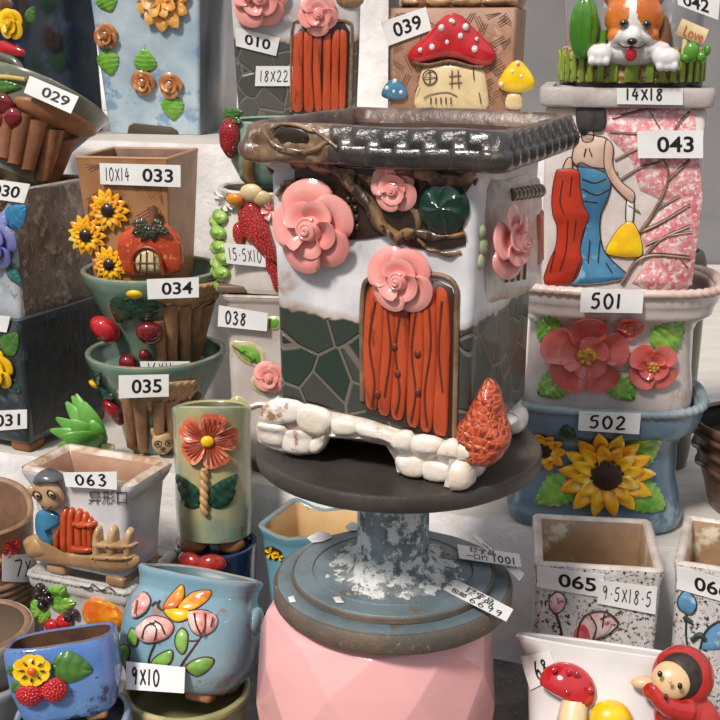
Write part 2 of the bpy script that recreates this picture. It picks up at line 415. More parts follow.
def label(pot, face, quad, texts, w0=.0012, name='price_label', paper=None, curl=0, parent=None, lab=None):
    """quad: photo pixels TL TR BR BL of the sticker; texts: (text, style, u centre, v centre, width, height) in sticker fractions"""
    q = [face.uv(*p) for p in quad]
    def S(a, b_, w_=0): # a,b in 0..1, b up
        p = q[3]*(1-a)*(1-b_)+q[2]*a*(1-b_)+q[1]*a*b_+q[0]*(1-a)*b_; return (p.x, p.y, w0+w_+curl*(2*a-1)**2)
    nx, ny = 12, 4; vs = []; fs = []
    def rc(a, b_): # rounded corners
        return a, b_
    for k, dw in ((0, .0005), (1, 0)):
        for i in range(nx+1):
            for j in range(ny+1): vs.append(S(*(rc(i/nx, j/ny)), dw))
    n = (nx+1)*(ny+1)
    for i in range(nx):
        for j in range(ny):
            a = i*(ny+1)+j; qd = (a, a+ny+1, a+ny+2, a+1); fs += [qd, tuple(x+n for x in reversed(qd))]
    bd = [i*(ny+1) for i in range(nx+1)]+[nx*(ny+1)+j for j in range(1, ny+1)]+[i*(ny+1)+ny for i in range(nx-1, -1, -1)]+[j for j in range(ny-1, 0, -1)]
    for k in range(len(bd)): a, b_ = bd[k], bd[(k+1) % len(bd)]; fs.append((a, b_, b_+n, a+n))
    txt = ''.join(t[0] for t in texts)
    o = sub(parent or pot.root, name, (vs, fs), paper or PAPER, face, lab or ('white sticker reading '+txt.lower().replace('x', ' x ') if txt else None), 60)
    for (tx, st, a, b_, wd, ht) in texts:
        if st == 'print': v_, f_, _ = printed(tx)
        else: v_, f_, _ = hand(tx, .055 if st == 'hand' else .085)
        vv = []
        for p in v_:
            x, y, z = S(a+p[0]*wd, b_+p[1]*ht); vv.append((x, y, z+.0007+p[2]*.0035))
        if vv: sub(o, 'written_number' if st != 'print' else 'printed_number', (vv, f_), INK, face)
    return o
def quad(cx, cy, w_, h_, ang=0):
    c, s_ = math.cos(R(ang)), math.sin(R(ang)); o = []
    for a, b_ in ((-1, -1), (1, -1), (1, 1), (-1, 1)):
        x, y = a*w_/2, b_*h_/2; o.append((cx+x*c-y*s_, cy+x*s_+y*c))
    return o
# ---------------- figures: ellipsoids and tubes fused into one skin
def blob(items, vox=.0012, sm=2):
    b = B()
    for it in items: b.add(it[0])
    me = bpy.data.meshes.new('b'); me.from_pydata([tuple(q) for q in b.v], [], b.f)
    bm = bmesh.new(); bm.from_mesh(me); bmesh.ops.recalc_face_normals(bm, faces=bm.faces); bm.to_mesh(me); bm.free()
    o = bpy.data.objects.new('b', me); COL.objects.link(o)
    md = o.modifiers.new('r', 'REMESH'); md.mode = 'VOXEL'; md.voxel_size = vox
    ms = o.modifiers.new('s', 'SMOOTH'); ms.iterations = sm; ms.factor = .5
    bpy.context.view_layer.update(); m2 = bpy.data.meshes.new_from_object(o.evaluated_get(bpy.context.evaluated_depsgraph_get()))
    r = ([q.co.copy() for q in m2.vertices], [tuple(p.vertices) for p in m2.polygons]); bpy.data.objects.remove(o); return r
def colour_by(b, fn):
    for i, f in enumerate(b.f):
        c = sum((b.v[k] for k in f), Vector())/len(f); b.m[i] = fn(c)
def struct(name, vf, m):
    b = B(); 
    for q in ([vf] if isinstance(vf, tuple) else vf): b.add(q)
    o = b.obj(name, m); o['kind'] = 'structure'; return o
# =================================================================== STRUCTURE
FOAM = mat('#f2efee', '#dcd6d2', 14, .75, .9, 130, b2=.5, bs2=35)
PLANK = mat('#d9d3c8', '#b9b2a8', 9, .65, .5, 90, stretch=(1, 9, 1), soft=.3)
GROUND = mat('#77706b', '#5a544f', 25, .9, .6, 160, c3='#8d8680', s3=200, th=.6)
BACKW = mat('#8a8888', '#7a7878', 3, .8, .2, 30)
struct('floor', box((0, 1.3, -.015), (5, 4, .03)), GROUND)
struct('wall_back', box((0, 2.22, .6), (5, .04, 1.3)), BACKW)
def step(name, edge, z0, z1, back, m1, m2, amp=.0022):
    b = B(); pts = []
    for i in range(len(edge)-1):
        n = max(2, int((Vector(edge[i+1])-Vector(edge[i])).length/.008))
        for j in range(n): pts.append(Vector(edge[i]).lerp(Vector(edge[i+1]), j/n))
    pts.append(Vector(edge[-1])); nz = max(4, int((z1-z0)/.008)); n = len(pts); vs = []; fs = []
    for k in range(nz+1):
        z = z0+(z1-z0)*k/nz; e = .0015 if k == nz else 0
        for p in pts:
            q = Vector((p.x, p.y, z)); d = 0 if k in (0,) else amp*(noise.noise(q*55)+.6*noise.noise(q*130))
            vs.append(Vector((p.x, p.y+abs(d)+e, z)))
    for k in range(nz):
        for i in range(n-1): a = k*n+i; fs.append((a, a+1, a+n+1, a+n))
    b.add((vs, fs), 0)
    top = [vs[nz*n+i] for i in range(n)]; m = len(top); v2 = top+[Vector((q.x, back, z1)) for q in top]
    b.add((v2, [(i, i+1, m+i+1, m+i) for i in range(m-1)]), 1)
    a0, a1 = pts[0], pts[-1]
    b.add(([(a0.x, a0.y, z0), (a0.x, back, z0), (a0.x, back, z1), (a0.x, a0.y, z1), (a1.x, a1.y, z0), (a1.x, back, z0), (a1.x, back, z1), (a1.x, a1.y, z1)], [(0, 1, 2, 3), (7, 6, 5, 4), (1, 5, 6, 2), (0, 4, 5, 1)]), 0)
    o = b.obj(name, [m1, m2]); o['kind'] = 'structure'; return o
ZA = .141; ZB = .45
step('trim_1', [(-1.0, 1.36), (-.385, 1.158), (-.108, 1.072), (.16, .965), (.45, .86), (.9, .76)], 0, ZA, 2.19, FOAM, PLANK)
step('trim_2', [(-1.0, 1.58), (-.33, 1.40), (.12, 1.25), (.23, 1.24)], ZA, ZB, 2.19, FOAM, PLANK)
step('trim_3', [(-1.1, 1.98), (-.17, 1.93), (.040, 1.90), (.045, 1.90)], ZB, .86, 2.19, FOAM, PLANK)

# =================================================================== PINK POT, WHEEL
PINK = mat('#efb2b0', '#eaa8a7', 5, .22, coat=.4)
def pink():
    p = Pot('faceted_pot', 'glossy pink faceted pot carrying the iron turntable', .0115, .752, 0, 12)
    n = 9; b = B(); vs = []; fs = []
    levels = [(0, .074, 0), (.05, .086, .5), (.105, .0885, 0), (.150, .0875, .5), (.178, .079, 0), (.1845, .070, 0)]
    for z, r_, off in levels:
        for i in range(n): a = 2*math.pi*(i+off)/n; vs.append(Vector((r_*math.cos(a), r_*math.sin(a), z)))
    for k in range(len(levels)-1):
        o0, o1 = levels[k][2], levels[k+1][2]
        for i in range(n):
            j = (i+1) % n; a, b_, c, d = k*n+i, k*n+j, (k+1)*n+j, (k+1)*n+i
            if o0 < o1: fs += [(a, b_, d), (b_, c, d)]
            elif o0 > o1: fs += [(a, b_, c), (a, c, d)]
            else: fs.append((a, b_, c, d))
    fs.append(tuple(range(n-1, -1, -1)))
    m0 = (len(levels)-1)*n   # opening and hollow inside
    ri = [Vector((q.x*.93, q.y*.93, q.z)) for q in vs[m0:m0+n]]; rj = [Vector((q.x*.9, q.y*.9, .01)) for q in vs[m0:m0+n]]
    c0 = len(vs); vs += ri+rj
    for i in range(n):
        j = (i+1) % n; fs += [(m0+i, m0+j, c0+j, c0+i), (c0+i, c0+j, c0+n+j, c0+n+i)]
    fs.append(tuple(range(c0+n, c0+2*n)))
    bv = bev((vs, fs), .0012, 2); b.add(bv); b.obj('body', PINK, p.root, sharp=14)
pink()
IRON = mat('#75848a', '#5f6d73', 18, .5, .5, 300, c3='#6e5f50', s3=45, th=.62, coat=.0)
RUST = mat('#6f5f4f', '#57524b', 30, .6, .7, 260, c3='#9a8f83', s3=160, th=.66)
DISK = mat('#4a443e', '#37322e', 14, .42, .5, 260, c3='#83796e', s3=120, th=.68, b2=.15, bs2=30)
CEM = mat('#8b9aa0', '#5f6b70', 60, .75, .9, 220, c3='#d9dcda', s3=75, th=.52, b2=.6, bs2=60)
def lathe(prof, n=96):
    return loft([[(r_*math.cos(2*math.pi*i/n), r_*math.sin(2*math.pi*i/n), z) for i in range(n)] for r_, z in prof])
def wheel():
    p = Pot('sculpting_turntable', 'weathered iron turntable, round disk on a column and stepped base', .0235, .75, 0.1848)
    z0 = .0002
    b = B().add(lathe([(.079, z0), (.0838, z0+.001), (.0855, z0+.003), (.0855, z0+.013), (.0842, z0+.0152), (.0820, z0+.0155)]), 0)
    b.m = [0]*len(b.f); b.wob(.0003, 90); b.obj('base_flange', RUST, p.root, 'rusty brown edge band')
    b = B().add(lathe([(.0824, z0+.0140), (.0824, z0+.0160), (.0722, z0+.0166), (.0716, z0+.0162), (.0712, z0+.0205), (.0700, z0+.0222), (.0575, z0+.0226), (.0570, z0+.0215), (.0560, z0+.0215), (.0554, z0+.0226), (.02, z0+.023)]))
    b.wob(.0003, 70); b.obj('base_plate', IRON, p.root, 'blue-grey painted stepped plate')
    b = B().add(lathe([(.0716, z0+.0168), (.0722, z0+.0172), (.0721, z0+.0208), (.0710, z0+.0216), (.0700, z0+.0195)])); b.obj('step_edge', RUST, p.root, 'rusty step edge')
    # column: eight flats, thick cement foot
    vs = []; n = 64; rings = []
    for k, (r_, z) in enumerate([(.034, .021), (.029, .0245), (.0262, .030), (.0255, .04), (.0252, .06), (.0252, .098), (.030, .102), (.031, .1056)]):
        ring = []
        for i in range(n):
            a = 2*math.pi*i/n; q = 1-.035*abs(math.sin(a*4)) if 1 < k < 6 else 1+(.14*noise.noise(Vector((math.cos(a)*3, math.sin(a)*3, k))) if k < 2 else 0)
            ring.append((r_*q*math.cos(a), r_*q*math.sin(a), z))
        rings.append(ring)
    b = B().add(loft(rings)); b.wob(.0006, 120); b.obj('column', CEM, p.root, 'scabby grey column with white cement patches')
    rg = []
    for k, (r_, z) in enumerate([(.049, .0224), (.044, .0236), (.037, .0256), (.031, .0290), (.027, .034), (.0245, .040)]):
        rg.append([((r_*(1+.16*noise.noise(Vector((math.cos(a)*2.5, math.sin(a)*2.5, k*.3)))))*math.cos(a), (r_*(1+.16*noise.noise(Vector((math.cos(a)*2.5, math.sin(a)*2.5, k*.3)))))*math.sin(a), z) for a in [2*math.pi*i/120 for i in range(120)]])
    b = B().add(loft(rg, False, False)); b.wob(.0012, 210); b.wob(.0008, 420); b.obj('cement_fillet', mat('#8a8f90', '#5f6466', 90, .9, 1., 260, c3='#d5d6d2', s3=110, th=.50, b2=.8, bs2=150), p.root, 'rough cement fillet at the foot of the column')
    L = []
    for k in range(70):
        a = random.uniform(0, 2*math.pi); rr = random.triangular(.036, .053, .042); s_ = random.uniform(.0005, .0022)
        L.append(ell((rr*math.cos(a), rr*math.sin(a), .0232), (s_*1.3, s_, s_*.5), 8, 6, rot=Matrix.Rotation(a, 3, 'Z')))
    b = B()
    for q in L: b.add(q)
    b.wob(.0012, 300); o = b.obj('cement_crumbs', mat('#c4c6c2', '#8b8f8c', 80, .9, .8, 300), p.root, 'whitish crumbs of cement round the column'); o['kind'] = 'stuff'
    zt = .118
    b = B().add(lathe([(.02, zt-.0125), (.090, zt-.0125), (.0962, zt-.0118), (.0982, zt-.010), (.0985, zt-.003), (.0974, zt-.0006), (.0955, zt-.0001), (.0935, zt-.0009), (.06, zt-.0009), (.002, zt-.0009)]))
    b.v = [q+Vector((.003, 0, 0)) for q in b.v]; b.wob(.0004, 40); b.obj('disk', DISK, p.root, 'dark iron disk with pitted rim')
    # flakes of white on the base and paper strips
    f = Face(p.M, lambda u, v, w_: Vector((u, v, .0232+w_)), 0)
    f2 = Face(p.M, lambda u, v, w_: Vector((u, v, .0165+w_)), 0)
    WP = mat('#e9e6e2', '#cfcbc6', 40, .6)
    for k, (fc, ol) in enumerate([(f, [(307, 538), (318, 532), (330, 534), (332, 538), (322, 542), (312, 543)]), (f, [(345, 527), (352, 522), (359, 525), (358, 531), (348, 531)]), (f, [(333, 598), (340, 597), (344, 603), (336, 603)]), (f2, [(288, 598), (294, 596), (296, 602), (290, 603)])]):
        sub(p.root, 'white_flake', puff(fc.px(ol), .0012, 3, sm=1, w0=.0002), WP, fc, 'white flake stuck to the plate')
    label(p, f2, [(457, 556), (519, 566), (521, 579), (459, 570)], [('\u7455\u75b5\u54c1', 'print', .40, .74, .42, .44), ('1001', 'bhand', .74, .34, .36, .5), ('\u4e00\u53e3\u4ef7', 'print', .30, .26, .36, .44)], w0=.009, name='paper_strip', curl=0, lab='printed white paper strip taped to the flange')
    label(p, f2, [(468, 540), (478, 544), (524, 582), (519, 589)], [('\u7455\u75b5', 'print', .35, .5, .3, .6), ('6', 'hand', .9, .5, .06, .7)], w0=.006, name='paper_strip', lab='printed white paper strip under another')
    label(p, f2, [(453, 586), (513, 618), (506, 630), (443, 598)], [('\u7455\u75b5\u54c1', 'print', .5, .7, .45, .5), ('6699', 'hand', .66, .24, .5, .4), ('\u5305\u90ae', 'print', .22, .25, .25, .34)], w0=.006, name='paper_strip', lab='white paper strip with black characters on the front of the flange')
wheel()

# =================================================================== MAIN PLANTER
ROSEP = mat('#f4aca4', '#ed978e', 30, .16, coat=.5, sss=.1)
ROSED = mat('#d98c82', '#c9766c', 30, .2, coat=.4)
BARK = mat('#6b4f3a', '#a3805c', 45, .3, .8, 160, c3='#3a2a1f', s3=50, th=.55, coat=.4)
WOODO = mat('#c2512b', '#a83f1f', 60, .35, .8, 260, c3='#7a3a22', s3=70, th=.60, stretch=(1, 1, .25), coat=.3)
STONE = mat('#e2d2bd', '#efe8df', 50, .3, .5, 220, c3='#a07a55', s3=45, th=.62, coat=.4)
GROUT = mat('#e9e6e2', '#b99f88', 50, .4, .5, 200)
GLEAF = mat('#123a2c', '#0c2a20', 40, .12, .4, 200, coat=.6)
def house_mat(zs, up1='#e8e6e6', up2='#c9c9cc', jc='#6f675b', c_a='#24382d', c_b='#44443f'):
    m = bpy.data.materials.new('glaze_house'); m.use_nodes = True; N = m.node_tree; n = N.nodes; L = N.links; p = n['Principled BSDF']
    t = n.new('ShaderNodeTexCoord'); sx = n.new('ShaderNodeSeparateXYZ'); L.new(t.outputs['Object'], sx.inputs[0])
    nz = n.new('ShaderNodeTexNoise'); nz.inputs['Scale'].default_value = 38; nz.inputs['Detail'].default_value = 3; L.new(t.outputs['Object'], nz.inputs['Vector'])
    a = n.new('ShaderNodeMath'); a.operation = 'MULTIPLY_ADD'; a.inputs[1].default_value = .018; L.new(nz.outputs['Fac'], a.inputs[0]); L.new(sx.outputs['Z'], a.inputs[2])
    def mr(f, x, y):
        q = n.new('ShaderNodeMapRange'); q.inputs['From Min'].default_value = x; q.inputs['From Max'].default_value = y; L.new(f, q.inputs['Value']); return q.outputs['Result']
    def mx(f, A, Bc):
        q = n.new('ShaderNodeMix'); q.data_type = 'RGBA'; L.new(f, q.inputs[0])
        for i, v in ((6, A), (7, Bc)):
            if isinstance(v, tuple): q.inputs[i].default_value = v
            else: L.new(v, q.inputs[i])
        return q.outputs[2]
    zone = mr(a.outputs[0], zs+.009-.0008, zs+.009+.0008); edge = mr(a.outputs[0], zs+.006, zs+.016)
    vo = n.new('ShaderNodeTexVoronoi'); vo.feature = 'DISTANCE_TO_EDGE'; vo.inputs['Scale'].default_value = 34; L.new(t.outputs['Object'], vo.inputs['Vector'])
    vc = n.new('ShaderNodeTexVoronoi'); vc.inputs['Scale'].default_value = 34; L.new(t.outputs['Object'], vc.inputs['Vector'])
    cell = mx(vc.outputs['Color'], lin('#2f3a33'), lin('#3c3d38'))
    sc2 = n.new('ShaderNodeSeparateColor'); L.new(vc.outputs['Color'], sc2.inputs[0]); cell = mx(sc2.outputs[0], lin(c_a), lin(c_b))
    joint = mr(vo.outputs['Distance'], .02, .045); brick = mx(joint, lin(jc), cell)
    n2 = n.new('ShaderNodeTexNoise'); n2.inputs['Scale'].default_value = 30; n2.inputs['Detail'].default_value = 5; L.new(t.outputs['Object'], n2.inputs['Vector'])
    white = mx(mr(n2.outputs['Fac'], .40, .62), lin(up1), lin(up2)); white = mx(mr(n2.outputs['Fac'], .64, .72), white, lin('#a78e77'))
    white = mx(edge, lin('#9a7350'), white)
    L.new(mx(zone, brick, white), p.inputs['Base Color']); p.inputs['Roughness'].default_value = .36; p.inputs['Coat Weight'].default_value = .12
    bp = n.new('ShaderNodeBump'); bp.inputs['Distance'].default_value = .0012; mm = n.new('ShaderNodeMath'); mm.operation = 'MAXIMUM'; L.new(joint, mm.inputs[0]); L.new(zone, mm.inputs[1]); L.new(mm.outputs[0], bp.inputs['Height'])
    b2 = n.new('ShaderNodeBump'); b2.inputs['Distance'].default_value = .0015; b2.inputs['Strength'].default_value = .5; L.new(n2.outputs['Fac'], b2.inputs['Height']); L.new(bp.outputs[0], b2.inputs['Normal']); L.new(b2.outputs[0], p.inputs['Normal'])
    return m
def plank_door(p, f, planks, m, lab=None, h=.004):
    for ol in planks: p.part('door_plank', puff(f.px([(sum(q[0] for q in ol)/len(ol)+(x-sum(q[0] for q in ol)/len(ol))*1.12, y) for x, y in ol]), h, 4, p=5, sm=2, ed=.5), m, f, lab)
def main_pot():
    p = Pot('house_planter', 'tall square planter with pink roses, orange door and tiled roof rim, on the turntable', .033, .755, .3032, 24)
    prof = [(.017, .122, .122), (.022, .131, .131), (.10, .132, .132), (.19, .136, .136), (.198, .15, .15), (.205, .16, .16)]
    HM = house_mat(.101); INN = mat('#33241d', '#4a372d', 30, .3, coat=.3)
    p.body(prof, 'rect', HM, INN, t=.007, r=.006, sub=4)
    # roof rim, tiled in front and right, bark at the left end
    K = 40; Mm = 26; rings = []
    pr = [(.1965, .145, 0), (.1962, .162, 0), (.198, .1705, .2), (.201, .1735, .8), (.2045, .1738, 1.2), (.2080, .1728, 1.0), (.2088, .1712, 1.), (.2105, .1705, 1.), (.2135, .1692, 1.1), (.2165, .1670, .8), (.2185, .1650, .3), (.2198, .1625, 0), (.2204, .158, 0), (.219, .1535, 0), (.210, .149, 0), (.202, .1455, 0), (.197, .143, 0)]
    side_cnt = 12
    for k, (z, wd, amp) in enumerate(pr):
        ring = []
        for x, y in rrect(wd/2, wd/2, .011 if wd > .15 else .006, 8, 110):
            c = max(-1, min(1, 0)); q = Vector((x, y, z))
            bark = (x < -.024+.012*noise.noise(q*30)) and k < side_cnt
            side = abs(x) > abs(y)
            s_ = y if side else x
            if bark: d = .0045*noise.noise(q*48+Vector((3, 1, 0)))+.0025*noise.noise(q*130)
            else:
                ph = (s_/.0175)+(.5 if 7 <= k else 0); ph -= math.floor(ph); d = amp*(.0026*(1-ph)**.8*min(1, ph*9)-.0014)
            l = math.hypot(x, y); nx, ny = ((1 if x > 0 else -1), 0) if side else (0, (1 if y > 0 else -1))
            ring.append((x+nx*d+.005, y+ny*d, z+(.3*d if bark else 0)+.0012*noise.noise(Vector((x*20, y*20, 0)))))
        rings.append(ring)
    b = B().add(loft(rings, False, False)); n = len(rings[0])
    m0 = [(rings[0][i]) for i in range(n)]
    b.f.append(None); b.f.pop()
    # close underside to inner wall
    fs = [(j, (j+1) % n, (len(rings)-1)*n+(j+1) % n, (len(rings)-1)*n+j) for j in range(n)]
    for q in fs: b.f.append(q); b.m.append(0)
    TILE = mat('#4a413a', '#2a2725', 30, .2, .6, 300, c3='#6a5a4c', s3=60, th=.63, coat=.6)
    BRK = mat('#5a4434', '#8d7054', 40, .28, .9, 150, c3='#b29a83', s3=38, th=.60, coat=.5)
    for i, f in enumerate(b.f):
        c = sum((b.v[k] for k in f), Vector())/len(f); kk = i//n
        b.m[i] = 3 if kk >= 14 else 2 if kk >= 11 and i < (len(pr)-1)*n else (1 if c.x < -.019+.012*noise.noise(c*30) else 0)
    b.obj('roof_rim', [TILE, BRK, mat('#7d6456', '#4f3a30', 40, .35, .5, 200, c3='#a89280', s3=70, th=.66), INN], p.root, 'dark glazed rim of roof tiles with a bark-like left end', 60)
    fr0 = p.face('flat', .0880)
    cx, cy = fr0.uv(290, 138); k = fr0.sz(290, 138)
    p.part('knot_hollow', puff([(cx+20*k*math.cos(a), cy+11*k*math.sin(a)) for a in [i*.3 for i in range(21)]], .0016, 4, sm=1, w0=-.002), mat('#241812', '#3a2a1e', 60, .25, coat=.5), fr0, 'dark hollow knot')
    L = []
    for pts, r_ in [([(262, 128), (272, 142), (290, 151), (312, 150), (326, 142)], 3.6), ([(270, 130), (284, 125), (300, 126), (314, 132)], 2.2), ([(312, 128), (322, 138), (336, 148)], 2.6)]:
        L.append(tube([(q.x, q.y, -.001) for q in fr0.px(pts)], [r_*k*.6]+[r_*k]*(len(pts)-2)+[r_*k*.5], 8, 5))
    p.part('bark_ridge', mrg(*L), BARK, fr0, wob=.0015, wsc=90)
    f = p.face('front')
    # dark carved wall with branches under the eave
    DK = mat('#3a2b22', '#2a1f19', 60, .35, .5, 200, coat=.3)
    p.part('carved_wall', slab(f.px([(296, 163), (350, 168), (420, 172), (470, 176), (468, 190), (458, 205), (466, 240), (462, 246), (440, 250), (410, 247), (385, 236), (350, 240), (330, 215), (300, 200)]), .002, sm=2), DK, f, 'dark brown carved patch')
    L = []
    for pts, rs in [([(292, 158), (330, 168), (356, 186), (372, 208), (392, 232), (410, 240)], (10, 8, 8, 7, 7, 4)), ([(318, 164), (360, 175), (384, 190), (392, 210)], (5, 5, 4, 3)), ([(398, 238), (420, 232), (440, 236), (468, 232)], (7, 6, 5, 3)), ([(395, 168), (430, 176), (462, 180), (474, 172)], (6, 9, 8, 5)),
                    ([(286, 152), (310, 150), (326, 160)], (8, 9, 7)), ([(300, 178), (286, 184), (280, 196)], (3, 3, 2)), ([(420, 240), (440, 252), (462, 250)], (3, 3, 2)), ([(392, 190), (412, 205), (420, 225), (408, 238)], (3, 4, 4, 5))]:
        uv = f.px(pts); k = f.sz(370, 200); L.append(tube([(q.x, q.y, .0015) for q in uv], [r_*k for r_ in rs], 10, 6))
    b = B()
    for q in L: b.add(q, 0, f)
    b.wob(.0028, 110); b.obj('branches', mat('#5c4432', '#9a7751', 55, .3, .9, 200, c3='#35251b', s3=90, th=.53, coat=.4, stretch=(1, 1, .5)), p.root, 'gnarled brown branch')
    for k in range(4):
        for j in range(2): p.part('wall_brick', puff(f.px([(347+j*6+k, 196+k*9), (352+j*6+k, 196+k*9), (352+j*6+k, 203+k*9), (347+j*6+k, 203+k*9)]), .0035, 3, sm=1, p=5), DK, f)
    # lobed foliage
    c = f.uv(444, 207); k = f.sz(444, 207); vf = puff([(c.x+26*k*math.cos(a)*(1+.06*abs(math.cos(3.5*a))), c.y+28*k*math.sin(a)*(1+.06*abs(math.cos(3.5*a)))) for a in [2*math.pi*i/72 for i in range(72)]], .009, 12, sm=1, p=2.4)
    L = [([Vector((q.x, q.y, q.z-.0016*abs(math.sin(3.5*math.atan2(q.y-c.y, q.x-c.x)+90*(Vector((q.x, q.y))-c).length))**.5*min(1, (Vector((q.x, q.y))-c).length/.006))) if q.z > .002 else q for q in map(Vector, vf[0])], vf[1])]
    p.part('foliage', mrg(*L), GLEAF, f, 'glossy dark green lobed foliage')
    # roses
    for (x, y, r_, rot, o5, m4, lb) in [(318, 226, 47, .5, 5, 5, 'large pink rose'), (397, 188, 25, 1.0, 4, 2, 'small pink rose at the top'), (404, 278, 36, .9, 4, 3, 'pink rose over the door')]:
        c = f.uv(x, y); k = f.sz(x, y); p.part('rose', rose(c.x, c.y, r_*k, .002, rot, o5, m4, .38), ROSEP, f, lb)
    # door
    fr = f.px([(366, 283), (380, 276), (410, 290), (436, 280), (452, 288), (456, 300), (452, 438), (420, 434), (366, 412)])
    p.part('door_recess', slab(fr, .0012, .0004), mat('#3b241a', r=.4), f, 'dark brown door surround')
    plank_door(p, f, [[(368, 290), (378, 282), (386, 290), (383, 345), (379, 411), (367, 407), (365, 350)], [(386, 290), (396, 292), (396, 350), (391, 417), (379, 412), (384, 350)], [(396, 292), (409, 298), (410, 350), (405, 420), (392, 418), (397, 350)],
                      [(413, 298), (423, 290), (425, 350), (420, 429), (408, 424), (410, 350)], [(424, 290), (436, 284), (438, 350), (433, 433), (421, 430), (426, 350)], [(437, 284), (448, 290), (451, 340), (448, 430), (446, 436), (434, 434), (439, 350)]], WOODO, None, .0045)
    L = []
    for ks in ([(378, 300), (372, 340), (377, 380), (374, 405)], [(390, 310), (393, 350), (387, 395)], [(402, 315), (398, 350), (402, 390), (398, 412)], [(418, 310), (414, 350), (418, 390), (413, 420)], [(431, 300), (433, 345), (427, 390), (429, 425)], [(444, 300), (441, 350), (445, 390)]):
        L.append(tube([(q.x, q.y, .0042) for q in f.px(ks)], .0007, 6, 4))
    for q in [(397, 345), (400, 372), (380, 392), (420, 352), (420, 390)]: cc = f.uv(*q); L.append(ell((cc.x, cc.y, .0045), (.0022, .0026, .0012), 10, 6))
    p.part('door_grain', mrg(*L), mat('#6b2c16', r=.5), f, 'dark grain lines and knots in the door')
    L = [tube([(q.x, q.y, .001) for q in f.px([(363, 400), (363, 300), (372, 277), (400, 270)])], .0018, 8, 5), tube([(q.x, q.y, .001) for q in f.px([(415, 275), (440, 275), (456, 286), (457, 320), (455, 436)])], .0018, 8, 5)]
    p.part('door_frame', mrg(*L), mat('#6a5140', '#8d7358', 60, .4, .6, 200), f)
    # cobbled foot
    fb = p.face('front', -.0005)
    foot = [(258, 426), (262, 412), (274, 401), (300, 405), (330, 411), (366, 418), (420, 436), (462, 442), (474, 452), (472, 480), (470, 489), (440, 486), (399, 474), (396, 458), (388, 444), (360, 438), (328, 436), (320, 452), (300, 454), (275, 448), (260, 440)]
    p.part('foot_front', slab([Vector((q.x, max(.0005, q.y))) for q in fb.px(foot)], .0125, .0015, w0=-.008), GROUT, fb, 'white glazed cobbled plinth with an arch')
    fp = p.face('front', .006)
    stones = [[(262, 408), (276, 400), (300, 405), (298, 420), (272, 424), (260, 420)], [(300, 406), (322, 410), (330, 420), (322, 436), (302, 430), (296, 418)], [(258, 424), (274, 424), (284, 430), (282, 445), (266, 444), (258, 436)], [(285, 432), (306, 434), (312, 442), (308, 453), (286, 452), (282, 444)], [(312, 440), (324, 436), (324, 446), (316, 453), (310, 451)],
              [(332, 420), (346, 420), (356, 424), (354, 434), (334, 434)], [(357, 424), (378, 428), (396, 434), (400, 446), (384, 440), (358, 434)], [(400, 432), (412, 436), (412, 456), (398, 456), (392, 446), (388, 438)], [(414, 437), (440, 441), (438, 455), (428, 460), (413, 454)], [(440, 446), (452, 440), (462, 450), (458, 465), (444, 464), (436, 456)],
              [(396, 458), (420, 458), (424, 472), (418, 480), (402, 474)], [(425, 462), (446, 464), (450, 472), (444, 484), (424, 480)], [(452, 468), (470, 466), (474, 480), (468, 489), (448, 484)], [(460, 452), (474, 448), (476, 462), (464, 465)]]
    for ol in stones:
        cx_ = sum(q[0] for q in ol)/len(ol); cy_ = sum(q[1] for q in ol)/len(ol)
        p.part('stone', puff([(q.x, max(.001, q.y)) for q in fp.px([(cx_+(x-cx_)*1.07, cy_+(y-cy_)*1.07) for x, y in ol])], .0055, 5, p=3.5, sm=3, w0=-.003), STONE, fp)
    # the right foot wraps round the corner
    fr_ = p.face('right', .002); v0 = .0
    a = .066
    p.part('foot_side', slab([(-.0715, .0), (-.03, .0), (-.034, .016), (.02, .018), (.03, 0), (.066, 0), (.066, .02), (-.0715, .026)], .008, .0015, w0=-.010), GROUT, fr_)
    for u, v, w_, h_ in [(-.068, .010, .02, .017), (-.048, .009, .018, .015), (-.045, .024, .022, .010), (-.066, .026, .018, .01), (.045, .009, .026, .015), (-.02, .021, .02, .007), (.005, .021, .02, .007)]:
        p.part('stone', puff([(u-w_/2, max(.001, v-h_/2)), (u+w_/2, max(.001, v-h_/2)), (u+w_/2, v+h_/2), (u-w_/2, v+h_/2)], .013, 5, p=3, sm=3, w0=-.004), STONE, fr_)
    p.part('foot_back', bev(box((0, .058, .0085), (.126, .014, .0165)), .002), GROUT)
    p.part('foot_left', bev(box((-.064, 0, .0095), (.012, .12, .0185)), .002), GROUT)
    # orange coral mound on the near right corner
    b = B(); b.add(ell((.077, -.061, .044), (.0135, .027, .015), 36, 30, Matrix(((1, 0, 0), (0, 0, -1), (0, 1, 0))), taper=-.35))
    b.add(ell((.075, -.062, .034), (.0165, .018, .017), 30, 20, Matrix(((1, 0, 0), (0, 0, -1), (0, 1, 0)))))
    b.wob(.004, 55); b.wob(.0015, 160)
    b.obj('coral_mound', mat('#84301c', '#cc5c36', 210, .3, .9, 200, kind='voronoi', soft=.35, coat=.4), p.root, 'orange pitted mound at the corner')
    # right side: eave, rose, bars
    fr_ = p.face('right')
    p.part('side_wall', puff(fr_.px([(487, 190), (505, 180), (535, 175), (542, 200), (538, 280), (500, 300), (485, 290)]), .003, 4, p=4), mat('#cfc7be', '#a0907f', 40, .3, .6, 120, coat=.4), fr_, wob=.001)
    for k in range(8):
        x = 507+k*4; p.part('awning_tile', puff(fr_.px([(x, 188-k*.6), (x+3.6, 187-k*.6), (x+6, 199-k*.6), (x+1, 203-k*.6)]), .006, 3, sm=2, p=3), mat('#6d6358', '#4b433c', 60, .3, coat=.4), fr_)
    p.part('side_door', puff(fr_.px([(533, 212), (541, 208), (541, 262), (535, 268)]), .004, 3, sm=1, p=4), WOODO, fr_)
